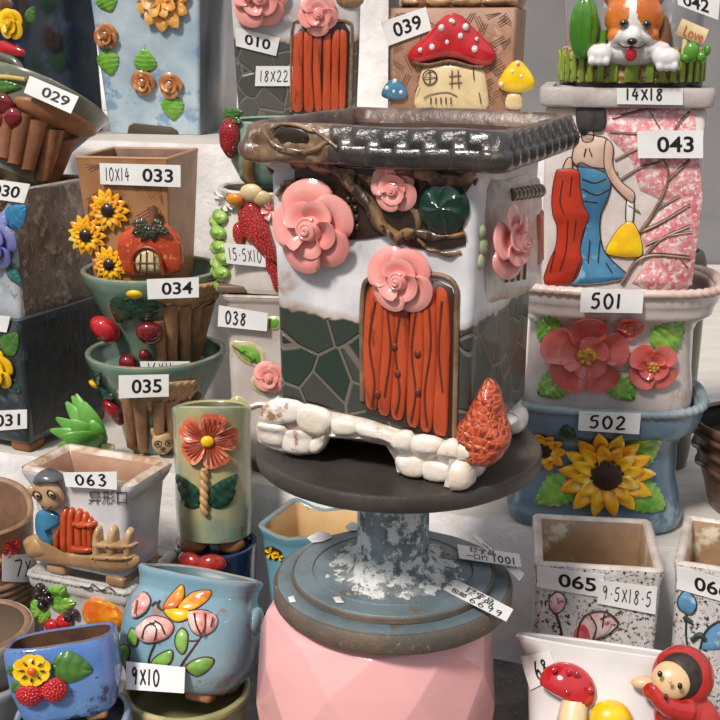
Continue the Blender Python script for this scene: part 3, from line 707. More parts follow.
    for k in range(4): p.part('window_bar', tube([(q.x, q.y, .003) for q in fr_.px([(503+k*6, 262-k), (502+k*6, 282-k)])], .0012, 6, 1), mat('#7a5a48', r=.4), fr_)
    b = B(); Mx = Matrix.Translation((.070+.006, .0-.034, .150)) @ Matrix.Rotation(R(78), 4, 'Z') @ Matrix.Rotation(R(90), 4, 'X')
    b.add(rose(0, 0, .0225, .0, .4, 5, 4, .45), 0, None, Mx); b.obj('rose', ROSEP, p.root, 'pink rose on the right side')
    b = B(); Mx = Matrix.Translation((.066, -.056, .150)) @ Matrix.Rotation(R(60), 4, 'Z') @ Matrix.Rotation(R(90), 4, 'X')
    for k in range(3): b.add(ell((.002*(k % 2), -.009+.009*k, .001), (.0042, .0052, .003), 12, 8), 0, None, Mx)
    b.obj('foliage', mat('#c8cfb0', '#8f9a72', 60, .3, coat=.4), p.root, 'pale green leaf behind the side rose')
main_pot()
# =================================================================== shared glazes and small ornaments
GRN = mat('#5f9e33', '#8fbc50', 60, .2, .4, 250, c3='#d3dc9a', s3=90, th=.62, coat=.6)
DGRN = mat('#1f4a33', '#16382a', 60, .18, .4, 250, coat=.6)
MGRN = mat('#4c7a33', '#3a652a', 50, .25, .4, 250, coat=.4)
YEL = mat('#f2cc1c', '#e6b012', 60, .2, coat=.5); SUNY = mat('#ffc824', '#f5a012', 45, .22, .3, 200, c3='#ffe080', s3=70, th=.60, coat=.5)
SEED = mat('#3a2318', '#1e120c', 420, .4, .8, 400, kind='voronoi', soft=.1)
RED = mat('#c5262a', '#a81a20', 40, .13, coat=.6); DRED = mat('#7d1a20', '#5c1218', 40, .12, coat=.7)
BERRY = mat('#b51f26', '#7a0f16', 330, .2, kind='voronoi', soft=.12, coat=.6)
WHT = mat('#ece8e4', '#ddd6d0', 30, .22, coat=.4); CREAM = mat('#e3cda0', '#d2b887', 40, .3, coat=.3)
BLACK = mat('#17120f', r=.25, coat=.3); SKIN = mat('#e2bd8f', '#d9b083', 30, .3, coat=.3)
LINE = mat('#41281c', r=.45)
def circ(c, r_, n=20, e=1., rot=0):
    return [(c[0]+r_*math.cos(2*math.pi*i/n+rot), c[1]+r_*e*math.sin(2*math.pi*i/n+rot)) for i in range(n)]
def stroke(f, pts, r_, w0=.0006, sm=4, n=6): return tube([(q.x, q.y, w0) for q in f.px(pts)], r_, n, sm)
def strokes(f, L, r_, w0=.0006, sm=4): return mrg(*[stroke(f, p, r_, w0, sm) for p in L])
def leaf(p, f, a, b, wpx, m, h=.003, ser=0., w0=.0008, name='leaf', lab=None, bend=0, veins=5):
    A, B_ = f.uv(*a), f.uv(*b); k = f.sz(*a); return p.part(name, leafm(A, B_, wpx*k, h, ser, veins, .5, w0, bend=bend, vd=h*.15), m, f, lab)
def at(f, x, y): c = f.uv(x, y); return c.x, c.y, f.sz(x, y)

# =================================================================== RIGHT STACK: 502, 501, 043, 042
G502 = mat('#6f8798', '#5c7484', 12, .3, .3, 60, c3='#8aa0a8', s3=22, th=.62, coat=.4)
G502r = mat('#8d9a9c', '#76868a', 20, .35, .4, 120, coat=.3)
def rope_rim(p, m, amp=.0016, n=64, rad=.0035, name='rope_rim', lab=None, z=None, over=.0, in_=.002):
    """a rim with slanted gadroons"""
    z = z or p.h; W, D = p.wd(p.h); pts = []
    base = sec(p.kind, W/2-in_, D/2-in_, p.r, 180) if p.kind != 'rect' else rrect(W/2-in_, D/2-in_, p.r, 8, 50)
    L = [0]; 
    for i in range(len(base)): L.append(L[-1]+math.dist(base[i], base[(i+1) % len(base)]))
    T = L[-1]; rings = []
    for i, q in enumerate(base):
        s_ = L[i]/T*n; q0, q1 = base[i-1], base[(i+1) % len(base)]; tx, ty = q1[0]-q0[0], q1[1]-q0[1]; l = math.hypot(tx, ty); nx, ny = ty/l, -tx/l; ring = []
        for j in range(12):
            a = 2*math.pi*j/12; ph = s_+.35*math.cos(a); r_ = rad+amp*(abs(math.sin(math.pi*ph))**.6-.5)
            ring.append((q[0]+nx*r_*math.cos(a)*1.25, q[1]+ny*r_*math.cos(a)*1.25, z+r_*math.sin(a)))
        rings.append(ring)
    rings.append(rings[0]); return p.part(name, loft(rings, False, False), m, None, lab)
p502 = Pot('sunflower_planter', 'blue-grey oval planter with raised sunflower, stickered 502, bottom of the right stack', .219, 1.003, ZA+.0005, 9)
p502.body([(0, .148, .105), (.004, .157, .112), (.012, .160, .114), (.020, .154, .110), (.026, .153, .109), (.05, .143, .100), (.078, .142, .100), (.088, .150, .108), (.096, .172, .128), (.108, .180, .135), (.1195, .184, .138)], 3.2, G502, mat('#54626a', r=.5), t=.009, dep=.011, rim=G502r)
rope_rim(p502, G502r, n=70)
def sunflower(p, f, x, y, R_, n=13, lab=None, layers=2, nm='sunflower', C=SEED, pm=None, cr=.38, rot=0.):
    cx, cy, k = at(f, x, y); L = [flower(cx, cy, R_*k, n, .001, rot, .22, .55, .05, 1.7, .3, .25)]
    if layers > 1: L.append(flower(cx, cy, R_*k*.74, n-2, .001+R_*k*.14, rot+.2, .22, .55, .05, 1.7, .25, .2))
    o = p.part(nm, mrg(*L), pm or SUNY, f, lab); sub(o, 'seed_head', ell((cx, cy, .001+R_*k*.16), (R_*k*cr, R_*k*cr, R_*k*.26), 24, 12), C, f, 'dark brown seed head'); return o
f = p502.face('front')
sunflower(p502, f, 606, 471, 47, 14, 'large yellow sunflower', C=mat('#4a2e22', '#241510', 520, .4, .8, 400, kind='voronoi', soft=.1), cr=.36)
sunflower(p502, f, 545, 449, 22, 10, 'second sunflower near the left edge')
leaf(p502, f, (625, 462), (662, 440), 34, GRN, .004, .15); leaf(p502, f, (575, 478), (536, 503), 32, GRN, .004, .15); leaf(p502, f, (628, 486), (665, 508), 32, GRN, .004, .15); leaf(p502, f, (575, 430), (558, 436), 20, DGRN, .003)
fl = p502.face('flat', p502.wd(.1)[1]/2+.006)
label(p502, fl, [(579, 411), (641, 413), (639, 434), (578, 430)], [('502', 'bhand', .48, .5, .6, .62)], w0=.0005)

G501 = mat('#d9cdc8', '#c6b6b0', 16, .28, .35, 60, c3='#b79c92', s3=22, th=.64, coat=.4)
G501r = mat('#d8c3b8', '#c9a896', 26, .35, .4, 120, coat=.3)
p501 = Pot('rose_planter', 'white oval planter with three coral blossoms, stickered 501, on the blue-grey one', .2245, 1.003, ZA+.1095, 9)
p501.body([(0, .146, .098), (.006, .150, .102), (.02, .150, .102), (.04, .145, .099), (.075, .143, .098), (.084, .150, .105), (.092, .172, .123), (.10, .176, .127), (.104, .181, .131), (.1155, .186, .136)], 3.2, G501, mat('#9c8f88', r=.5), t=.009, dep=.016, rim=G501r)
rope_rim(p501, G501r, n=70)
f = p501.face('front'); CORAL = mat('#d9766c', '#c9534e', 40, .18, .2, 100, coat=.5); GOLD = mat('#d3a23a', '#a8692a', 260, .3, .9, 300, coat=.3)
def blossom(p, f, x, y, R_, n, lab, rot=0, m=None):
    cx, cy, k = at(f, x, y); m = m or CORAL
    L = [petal(cx, cy, rot+2*math.pi*i/n, R_*k*.12, R_*k, math.pi/n*1.22, .001+R_*k*.10, R_*k*.2, .12, .15, R_*k*.07, tipw=.2, flat=.5, tw=.12) for i in range(n)]
    L += [petal(cx, cy, rot+.6+2*math.pi*i/3, R_*k*.1, R_*k*.55, math.pi/3*1.15, .001+R_*k*.22, R_*k*.2, .15, .05, R_*k*.06, tipw=.1, flat=.4, tw=.14) for i in range(3)]
    o = p.part('blossom', mrg(*L), m, f, lab); sub(o, 'stamens', mrg(ell((cx, cy, .001+R_*k*.3), (R_*k*.24, R_*k*.24, R_*k*.12), 14, 8), *[ell((cx+R_*k*.15*math.cos(a), cy+R_*k*.15*math.sin(a), .001+R_*k*.38), R_*k*.07, 8, 6) for a in range(0, 7)]), GOLD, f, 'golden stamens'); return o
leaf(p501, f, (560, 338), (536, 322), 30, GRN, .004, .2); leaf(p501, f, (655, 350), (684, 322), 34, GRN, .004, .2); leaf(p501, f, (565, 378), (538, 394), 28, GRN, .004, .2); leaf(p501, f, (612, 375), (634, 400), 30, GRN, .004, .2); leaf(p501, f, (560, 322), (538, 328), 26, GRN, .004, .2)
blossom(p501, f, 587, 353, 41, 5, 'largest coral blossom', .3); blossom(p501, f, 651, 365, 25, 4, 'smaller coral blossom', .8); blossom(p501, f, 629, 327, 14, 3, 'half-open bud', .2)
fl = p501.face('flat', p501.wd(.09)[1]/2+.011)
label(p501, fl, [(581, 288), (644, 290), (642, 313), (580, 312)], [('501', 'bhand', .42, .5, .5, .62)], w0=.0005)

# --- 043: picture planter
LINE2 = mat('#3a241a', r=.45)
p43 = Pot('picture_planter', 'square planter with an incised lady in a blue gown and pink tree, stickered 043', .226, 1.004, ZA+.2097, 12)
BL = mat('#e6d6d0', '#d98f92', 70, .35, .4, 160, c3='#cf5f68', s3=55, th=.50, coat=.3)
p43.body([(0, .122, .080), (.006, .124, .082), (.166, .129, .088)], 'rect', mat('#ddd2cc', '#cdbfb8', 40, .35, .4, 160, coat=.3), mat('#6a625e', r=.6), t=.006, r=.005, dep=.03)
rr = B().add(loft([[(x, y, z) for x, y in rrect(a, b_, .006)] for z, a, b_ in [(.166, .058, .038), (.166, .068, .050), (.168, .0695, .0515), (.178, .0700, .052), (.1815, .069, .051), (.1818, .060, .042), (.176, .058, .040), (.166, .058, .038)]], False, False)); rr.wob(.0005, 40)
rr.obj('rim', mat('#cdc4bf', '#b7aca6', 40, .4, .6, 160, c3='#8d7c74', s3=90, th=.68, coat=.2), p43.root, 'thick greyish white rim')
f = p43.face('front'); p43.h = .168
fb_ = p43.face('front')
BLS = mat('#d9727a', '#e6b0ae', 150, .35, .5, 200, c3='#f0e2dc', s3=210, th=.55, coat=.2)
fp = [[(600, 106), (694, 106), (692, 285), (632, 283), (650, 262), (640, 232), (668, 205), (640, 190), (632, 160), (612, 140)]]
p43.part('blossom_ground', [slab(f.px(q), .0012, .0003, sm=2) for q in fp], BLS, f, 'pink speckled blossom')
p43.part('side_blossom', slab([(-.038, .004), (.038, .004), (.038, .163), (-.038, .163)], .0008, .0002), mat('#a84f55', '#7a3038', 60, .35, .4, 160, coat=.2), p43.face('right'), 'dark red glazed side')
BRN = mat('#9c7a62', '#7a5a46', 60, .4)
tree = [([(622, 283), (636, 262), (654, 255), (690, 258)], 3), ([(640, 262), (660, 240), (690, 226)], 2), ([(640, 232), (655, 210), (668, 180), (664, 160), (648, 146)], 2.6), ([(668, 180), (690, 160)], 1.8), ([(640, 232), (662, 222), (690, 205)], 2), ([(645, 245), (668, 236), (692, 232)], 1.4), ([(664, 160), (676, 128), (690, 112)], 1.4), ([(655, 210), (680, 196)], 1.2), ([(612, 118), (635, 112), (655, 108)], 1.1), ([(610, 132), (640, 134)], 1), ([(615, 160), (635, 150), (650, 145)], 1), ([(620, 180), (640, 168), (660, 162)], 1.1), ([(618, 172), (606, 182)], 1), ([(628, 205), (640, 212)], 1), ([(648, 108), (660, 128)], 1), ([(680, 258), (688, 268)], 1)]
k = f.sz(640, 200)
p43.part('tree', mrg(*[tube([(q.x, q.y, .0014) for q in f.px(a)], [r_*k*.8, r_*k*.7]+[r_*k*.5]*(len(a)-2), 6, 4) for a, r_ in tree]), BRN, f, 'brown branching tree')
o = p43.part('tree_outline', mrg(*[tube([(q.x-.0004, q.y+r_*k*.8, .0012) for q in f.px(a)], .0004, 5, 4) for a, r_ in tree]), LINE2, f)
def pic(nm, ol, m, h=.0022, lab=None, sm=3, edge=True):
    uv = f.px(ol); p43.part(nm, slab(uv, h, .0005, sm=sm), m, f, lab)
    if edge: p43.part(nm+'_outline', tube([(q.x, q.y, .0016) for q in cat_closed(uv, 3)]+[(uv[0].x, uv[0].y, .0016)], .00055, 5, 1), LINE2, f)
SK = mat('#d8b8a4', '#c9a690', 30, .35, coat=.2); BLUE = mat('#4d86a6', '#376f92', 25, .3, .3, 60, c3='#79a6bb', s3=40, th=.6, coat=.3); REDC = mat('#bf3a22', '#a32c1a', 25, .3, .3, 80, coat=.3)
pic('arm', [(566, 160), (572, 158), (572, 176), (569, 190), (560, 190), (561, 175)], SK)
pic('shoulders', [(577, 140), (586, 134), (598, 136), (606, 138), (613, 146), (612, 160), (608, 172), (594, 168), (578, 166), (572, 158)], SK, lab='bare back')
pic('arm', [(606, 140), (613, 146), (613, 166), (622, 182), (634, 192), (633, 202), (628, 200), (614, 186), (606, 172), (604, 160)], SK, .0026)
pic('glove', [(627, 198), (634, 200), (632, 226), (626, 224)], WHT)
pic('neck', [(582, 128), (592, 128), (593, 140), (583, 141)], SK)
pic('gown', [(578, 163), (592, 167), (608, 170), (611, 184), (607, 200), (601, 214), (600, 232), (604, 250), (614, 262), (628, 276), (614, 281), (590, 284), (566, 282), (576, 262), (582, 240), (586, 222), (582, 206), (580, 190)], BLUE, lab='blue gown')
pic('shawl', [(556, 172), (562, 169), (578, 170), (580, 186), (584, 206), (589, 217), (583, 232), (580, 250), (582, 262), (572, 282), (545, 283), (549, 262), (556, 246), (557, 226), (553, 214), (552, 196)], REDC, .0027, 'red shawl')
pic('hair', [(578, 106), (590, 103), (602, 106), (606, 118), (602, 130), (590, 130), (583, 134), (577, 124)], mat('#2b2624', '#4a4644', 60, .35, .5, 200), .004, 'dark bobbed hair')
pic('handbag', [(622, 225), (632, 222), (640, 236), (642, 254), (632, 257), (618, 256), (606, 252), (612, 238)], YEL, .0035, 'yellow handbag')
p43.part('drapery_line', mrg(*[tube([(q.x, q.y, .0024) for q in f.px(a)], .0005, 5, 4) for a in [[(582, 178), (594, 182), (606, 178)], [(582, 188), (596, 194), (610, 188)], [(584, 200), (598, 202)], [(590, 240), (588, 262)], [(600, 240), (598, 262)], [(606, 262), (612, 272)], [(580, 262), (574, 278)], [(563, 180), (560, 200), (564, 214)], [(572, 176), (570, 196)], [(568, 220), (566, 250), (560, 270)], [(576, 220), (574, 240)], [(586, 148), (584, 156)], [(589, 148), (592, 156)], [(624, 230), (620, 250)], [(632, 230), (634, 250)], [(555, 250), (550, 272)]]]), LINE2, f)
label(p43, p43.face('flat', .0500), [(637, 131), (703, 130), (703, 158), (638, 158)], [('043', 'print', .58, .5, .56, .58)], w0=.001)

# --- 042 corgi planter
p42 = Pot('corgi_planter', 'oval planter with a corgi looking over a picket fence, stickered 042', .229, 1.003, ZA+.3918, 12)
G42 = mat('#a9a9aa', '#8d8e92', 22, .25, .5, 60, c3='#c9cacc', s3=50, th=.6, coat=.5, stretch=(2, 2, .6))
p42.body([(0, .106, .088), (.004, .110, .092), (.03, .110, .092), (.05, .112, .094), (.105, .122, .102), (.112, .126, .106)], 2.6, G42, mat('#6f6a66', r=.5), t=.006)
f = p42.face('front')
SOIL = mat('#c2a86f', '#8a6a42', 120, .4, .8, 180, kind='voronoi', soft=.2)
b = B(); W, D = p42.wd(.01)
b.add(loft([[(x, y, z) for x, y in sec(2.6, a, b_, 0, 90)] for z, a, b_ in [(.001, .052, .045), (.002, .0580, .0500), (.026, .0595, .0515), (.030, .0580, .0500), (.031, .052, .045)]], True, True)); b.wob(.0012, 90); b.obj('garden_wall', SOIL, p42.root, 'straw-coloured stone wall base')
b = B().add(loft([[(x, y, z) for x, y in sec(2.6, a, b_, 0, 90)] for z, a, b_ in [(.0, .0580, .050), (.0, .0590, .0510), (.0032, .0595, .0515), (.0034, .055, .047)]])); b.obj('base_edge', BLACK, p42.root, 'black base edge')
ff = p42.face('front', 0)
ff = Face(p42.M, lambda u, v, w_: Vector(((.0600+w_)*math.copysign(abs(math.sin(u))**(2/2.6), u), -(.0520+w_)*abs(math.cos(u))**(2/2.6), v)), .01)
for u in [-1.3, -1.12, -.94, -.77, -.61, -.46, -.31, -.15, .0, .15, .30, .46, .61, .77, .94, 1.12, 1.3]:
    t = [(u-.042, .004), (u+.042, .004), (u+.042, .024), (u, .0285), (u-.042, .024)]
    p42.part('picket', slab(t, .0016, .0003, w0=.0), mat('#8fab42', '#7a9634', 60, .25, coat=.4), ff)
CAC = mat('#5f9a2c', '#3f7a1e', 30, .18, coat=.6)
f0 = p42.face('flat', .049)
cx, cy, k = at(f0, 584, 28); vf = ell((cx, cy, .004), (13*k, 31*k, 9*k), 40, 20); vf = ([Vector((q[0], q[1], q[2])) + (Vector((q[0]-cx, 0, q[2]-.004))*(.10*math.cos(6*math.atan2(q[2]-.004, q[0]-cx)))) for q in vf[0]], vf[1])
p42.part('cactus', vf, CAC, f0, 'glossy green cactus'); p42.part('cactus', tube([(q.x, q.y, .004) for q in f0.px([(594, 52), (602, 44), (604, 30)])], .003, 8, 4), CAC, f0)
# corgi, one skin
def L3(x, y, w_=0.): q = p42.face('flat', .049+w_).uv(x, y); return Vector((q.x, -.049-w_, q.y))
it = []; K = f0.sz(634, 30)
def E(x, y, w_, rx, ry, rz, rot=None): it.append((ell(L3(x, y, w_), (rx*K, rz*K, ry*K), 24, 14, rot),))
E(634, 18, .004, 29, 26, 20); E(634, 4, .002, 25, 18, 18); E(631, 37, .014, 12, 10, 16); E(620, 36, .008, 13, 11, 13); E(645, 36, .008, 14, 11, 13); E(632, 52, .0, 32, 14, 16); E(630, 44, .016, 9, 6, 9)
E(600, 54, .010, 13, 11, 11); E(666, 58, .012, 14, 11, 11); E(650, 48, .004, 20, 9, 12)
for dx in (-7, 0, 7): E(599+dx, 61, .015, 4.5, 5, 5); E(667+dx, 66, .016, 4.5, 5.5, 5)
for sx in (-1, 1):
    ax = 634+sx*24; it.append((ell(L3(ax, -10, -.002), (9*K, 5*K, 20*K), 20, 12, Matrix.Rotation(R(-sx*-22), 3, 'Y')),))
vf = blob(it, .0011, 3); b = B().add(vf)
def dogc(c):
    p_ = c; q = p42.M @ c; x, y = proj(q)
    if y < -2 and abs(x-634) > 12: return 2 if abs(abs(x-634)-24) < 7 and c.y < -.051 else 1
    if y > 46: return 0
    if abs(x-634-(-1)) < 4+max(0, (y-18))*.75: return 0
    if (x-612)**2+((y-22)*.85)**2 < 26**2 and x < 634 and y < 41-(x-612)*.25: return 1
    if (x-658)**2+((y-20)*.85)**2 < 27**2 and x > 634 and y < 41+(x-658)*.25: return 1
    return 0
colour_by(b, dogc); dog = b.obj('corgi', [mat('#e9e6e4', '#d0cbc6', 60, .3, .5, 220, coat=.4, stretch=(1, 1, .4)), mat('#d9802f', '#bf5f1a', 50, .25, .5, 200, c3='#e2ab6a', s3=110, th=.63, coat=.4), mat('#b98268', r=.4)], p42.root, 'orange and white corgi with its paws on the fence')
def dsub(nm, x, y, w_, rx, ry, rz, m, lab=None): c = L3(x, y, w_); b_ = B().add(ell(c, (rx*K, rz*K, ry*K), 16, 10)); return b_.obj(nm, m, dog, lab)
for ex, ey in ((624, 23), (647, 24)):
    dsub('eye', ex, ey, .0205, 4.6, 4.2, 3, mat('#4a3020', r=.1, coat=1)); dsub('pupil', ex, ey, .0225, 2.4, 2.6, 2, BLACK); dsub('eye_glint', ex-1, ey-1.4, .0245, .8, .8, .6, WHT)
dsub('nose', 632, 41.5, .0285, 5, 3.6, 4, BLACK, 'black nose'); dsub('tongue', 631, 54, .0225, 6, 7.5, 3.5, RED, 'red tongue')
mo = B().add(tube([L3(618, 44, .023), L3(625, 47.5, .0262), L3(632, 46.5, .0275), L3(639, 48, .0262), L3(646, 44, .023)], .0005, 6, 4)); mo.obj('mouth_line', BLACK, dog)
# wooden sign and little plant at its right
f1 = p42.face('flat', .053)
p42.part('signboard', slab(f1.px([(682, 18), (709, 30), (703, 46), (675, 35)]), .004, .0008), CREAM, f1, 'little wooden sign'); k = f1.sz(690, 30)
q = f1.px([(686, 25), (705, 33), (701, 42), (682, 35)])
v_, f_, _ = printed('Love', .0)
vv = []
for p_ in v_:
    a, b_ = p_[0]+.5, p_[1]+.5; z = q[3]*(1-a)*(1-b_)+q[2]*a*(1-b_)+q[1]*a*b_+q[0]*(1-a)*b_; vv.append((z.x, z.y, .0045))
p42.part('sign_lettering', (vv, f_), mat('#c5601c', r=.4), f1)
p42.part('sign_post', slab(f1.px([(683, 34), (688, 36), (686, 54), (681, 54)]), .003), CREAM, f1)
for (x, y, rx, ry) in [(691, 52, 8, 10), (701, 57, 5, 6), (685, 58, 5, 5), (707, 50, 3.5, 6)]: cx, cy, k = at(f1, x, y); p42.part('small_plant', ell((cx, cy, .003), (rx*k, ry*k, 5*k), 14, 10), CAC, f1)
cx, cy, k = at(f0, 662, 42); p42.part('tree_trunk', ell((cx, cy, -.001), (9*k, 26*k, 7*k), 16, 10), mat('#7a5238', '#5c3c28', 60, .4, .7, 150), f0)
label(p42, p42.face('flat', .062), [(676, -8), (720, -2), (718, 20), (678, 5)], [('042', 'print', .45, .5, .62, .7)], w0=.001)
label(p42, p43.face('flat', .0535), [(617, 88), (683, 88), (683, 105), (617, 104)], [('14X18', 'bhand', .42, .62, .56, .72)], w0=.0005, parent=p43.root)

# =================================================================== 065, 066
SPK = mat('#d9d5d1', '#c6c0bb', 30, .4, .5, 200, c3='#1f1b19', s3=330, th=.56, coat=.2)
SPKR = mat('#cfc6bf', '#b8a79b', 50, .4, .5, 200, c3='#3a3330', s3=320, th=.66, coat=.2)
INB = mat('#8b6b50', '#a98a6a', 14, .3, .2, 40, c3='#c9bda6', s3=12, th=.55, coat=.3)
def tall(lbl, x, y, yaw):
    p = Pot('speckled_planter', lbl, x, y, 0.0, yaw)
    p.body([(0, .084, .084), (.004, .088, .088), (.17, .095, .095), (.180, .098, .098), (.185, .098, .098)], 'rect', SPK, INB, t=.0075, r=.006, dep=.16, rim=SPKR, wob=.0006, wsc=30); return p
p65 = tall('tall speckled square planter with a faint red flower, stickered 065', .188, .845, 7.5); f = p65.face('front')
PINKF = mat('#d98f90', '#e9cfcb', 60, .35, .3, 200, c3='#a8323c', s3=70, th=.6, coat=.2)
p65.part('painted_bud', puff(f.px([(549, 598), (556, 592), (563, 594), (566, 602), (562, 610), (556, 613), (550, 608)]), .0025), PINKF, f)
p65.part('painted_petal', puff(f.px([(578, 640), (580, 622), (590, 614), (604, 612), (614, 622), (606, 634), (592, 640)]), .0018), mat('#ddd0cc', '#cf9a98', 60, .35, c3='#a63340', s3=60, th=.58), f)
p65.part('painted_petal', puff(f.px([(575, 645), (574, 632), (584, 622), (592, 630), (588, 644)]), .0022), mat('#b8404a', '#d98f90', 50, .35), f)
p65.part('drawn_line', mrg(stroke(f, [(549, 598), (556, 592), (563, 594), (566, 602), (562, 610), (556, 613), (550, 608), (549, 598)], .0005), stroke(f, [(556, 613), (561, 630), (562, 650)], .0011), stroke(f, [(576, 644), (580, 622), (590, 612), (606, 611), (618, 622), (607, 634), (592, 640)], .0006, .0016), stroke(f, [(590, 614), (596, 626), (592, 640)], .0006, .002), stroke(f, [(604, 612), (602, 626)], .0005, .002), stroke(f, [(618, 622), (610, 614), (600, 618)], .0005, .002)), mat('#3a2a26', r=.5), f)
label(p65, f, [(537, 565), (604, 574), (604, 597), (537, 586)], [('065', 'print', .6, .5, .56, .62)])
label(p65, f, [(598, 579), (657, 586), (655, 613), (597, 602)], [('9.5X18.5', 'hand', .5, .52, .84, .55)], w0=.0018)
p66 = tall('tall speckled square planter with a blue flower at the right edge, stickered 066', .3035, .8345, 20); f = p66.face('front')
BLF = mat('#6f9fc0', '#4f83ac', 50, .3, c3='#a9c6d6', s3=60, th=.6, coat=.3)
p66.part('painted_bud', puff(f.px([(678, 598), (684, 591), (692, 594), (697, 604), (692, 614), (684, 612), (678, 606)]), .0025), BLF, f, 'blue bud')
p66.part('painted_petal', puff(f.px([(700, 648), (706, 630), (722, 620), (738, 630), (736, 646), (716, 650)]), .0022), BLF, f, 'blue petals')
p66.part('drawn_line', mrg(stroke(f, [(678, 598), (684, 591), (692, 594), (697, 604), (692, 614), (684, 612), (678, 606), (678, 598)], .0006), stroke(f, [(687, 614), (686, 632), (688, 650)], .0009), stroke(f, [(700, 648), (706, 630), (722, 620), (738, 630)], .0008, .0015), stroke(f, [(692, 640), (700, 634), (706, 640)], .0022), stroke(f, [(684, 616), (692, 622)], .0018)), mat('#2f3a33', r=.5), f)
label(p66, f, [(677, 565), (738, 582), (738, 605), (677, 588)], [('066', 'print', .58, .48, .58, .6)])

# =================================================================== 068 red hood planter
p68 = Pot('storybook_planter', 'white oval planter with red mushroom and red-hooded figure, stickered 68', .169, .68, .0135, 8, rx=-25)
W68 = mat('#e4e0de', '#d3cecc', 12, .15, .25, 40, coat=.6)
p68.body([(0, .080, .052), (.006, .088, .056), (.07, .104, .062), (.12, .110, .066), (.138, .118, .070), (.146, .128, .073), (.15, .130, .074)], 2.4, W68, mat('#b9b0a8', r=.4), t=.006, fn=lambda q: Vector((q.x, q.y, q.z-.07*q.x*(q.z/.15))))
f = p68.face('front', 0); f0 = p68.face('flat', .033)
def Lf(p, f0, off):
    return lambda x, y, w_=0.: (lambda q: Vector((q.x, -off-w_, q.y)))(p.face('flat', off+w_).uv(x, y))
cx, cy, k = at(f0, 570, 682)
b = B(); b.add(ell((cx, -.034, cy-.004), (29*k, 16*k, 24*k), 28, 16)); 
for i, q in enumerate(b.v):
    if q.z < cy-.010: b.v[i] = Vector((q.x, q.y, cy-.010+(q.z-cy+.010)*.25))
b.v = [Matrix.Translation((cx, 0, cy)) @ Matrix.Rotation(R(22), 4, 'Y') @ Matrix.Translation((-cx, 0, -cy)) @ q for q in b.v]
o = b.obj('mushroom_cap', RED, p68.root, 'glossy red mushroom cap')
for x, y in [(554, 670), (569, 672), (577, 674), (567, 692), (590, 690)]:
    c = p68.face('flat', .0455).uv(x, y); b = B().add(ell((c.x, -.0455, c.y), (3.2*k, 2*k, 3.2*k), 12, 8)); b.obj('cap_spot', RED, o)
b = B().add(tube([Vector((cx+.004, -.034, cy-.008)), Vector((cx+.002, -.036, cy-.026)), Vector((cx, -.036, cy-.05))], [.0085, .0105, .013], 16, 4)); b.obj('mushroom_stem', CREAM, p68.root, 'cream mushroom stem')
c = f0.uv(610, 718); b = B().add(ell((c.x, -.040, c.y), (21*k, 14*k, 19*k), 24, 16)); b.obj('yellow_cap', YEL, p68.root, 'small yellow mushroom cap')
# hooded figure
f0 = p68.face('flat', .034); P3 = Lf(p68, f0, .034); k = f0.sz(680, 680); it = []
for x, y, w_, rx, ry, rz in [(683, 676, .0, 31, 31, 20), (680, 715, .0, 26, 26, 16), (694, 735, -.002, 30, 40, 16), (664, 700, .006, 12, 10, 9), (650, 690, .010, 8, 9, 8)]:
    it.append((ell(P3(x, y, w_), (rx*k, rz*k, ry*k), 24, 14),))
it.append((tube([P3(690, 712, .006), P3(668, 706, .012), P3(652, 686, .012)], [.008, .0075, .006], 12, 4),))
vf = blob(it, .0012, 3); fig = B().add(vf).obj('red_hooded_figure', mat('#b92a22', '#9c1f1a', 30, .2, coat=.6), p68.root, 'figure in a red hood and dress')
b = B().add(ell(P3(680, 676, .009), (22*k, 14*k, 23*k), 24, 16)).obj('hair', mat('#2a211d', '#3f322c', 80, .5, .6, 200), fig, 'dark hair under the hood')
b = B().add(ell(P3(672, 680, .0125), (20*k, 13*k, 19*k), 24, 16)); b.add(ell(P3(670, 681, .030), (2.2*k, 2.2*k, 2.6*k), 10, 8)); face = b.obj('face', SKIN, fig, 'cream face')
for x, y in [(660, 674), (680, 686)]: B().add(ell(P3(x, y, .0272), (2.5*k, 1.6*k, 3.2*k), 12, 8)).obj('eye', BLACK, face)
B().add(ell(P3(666, 697, .0245), (2*k, 1.6*k, 3.4*k), 12, 8)).obj('mouth', mat('#3a1a14', r=.4), face)
B().add(ell(P3(645, 683, .008), (14*k, 7*k, 7*k), 16, 10)).obj('hand', SKIN, fig, 'cream hand')
label(p68, f, [(521, 656), (550, 650), (560, 674), (532, 690)], [('68', 'bhand', .55, .45, .42, .6)], w0=.001, curl=.0)

# =================================================================== far right edge
pb = Pot('carved_pot', 'dark brown ribbed pot cut off by the right frame edge', .372, 1.01, ZA+.0005, 0)
pb.body([(0, .075, .075), (.01, .085, .085), (.03, .095, .095), (.05, .108, .108), (.075, .12, .12), (.083, .126, .126), (.088, .124, .124)], 'round', mat('#4a3429', '#6b4a38', 30, .35, .8, 90, stretch=(1, 1, 2), coat=.3), mat('#1c1613', r=.6), t=.006, dep=.02)
for zz, r_ in [(.062, .058), (.045, .0535), (.078, .063)]:
    rg = [(r_*math.cos(2*math.pi*i/64), r_*math.sin(2*math.pi*i/64), zz+.002*math.sin(i*.6)) for i in range(65)]; pb.part('rib', tube(rg, .0026, 8, 1), mat('#5a4032', r=.35, coat=.3))
pk = Pot('nursery_pot', 'small black pot with a white tag and spiky grey-blue plant at the right edge', .366, .992, ZA+.069, 0)
pk.body([(0, .044, .044), (.05, .066, .066), (.058, .070, .070), (.062, .070, .070)], 'round', mat('#141413', '#22201f', 30, .3), None, t=.002, dep=.008)
label(pk, pk.face('front'), [(706, 408), (724, 402), (724, 424), (706, 428)], [('Y', 'print', .5, .5, .4, .6)], w0=.001)
L = []
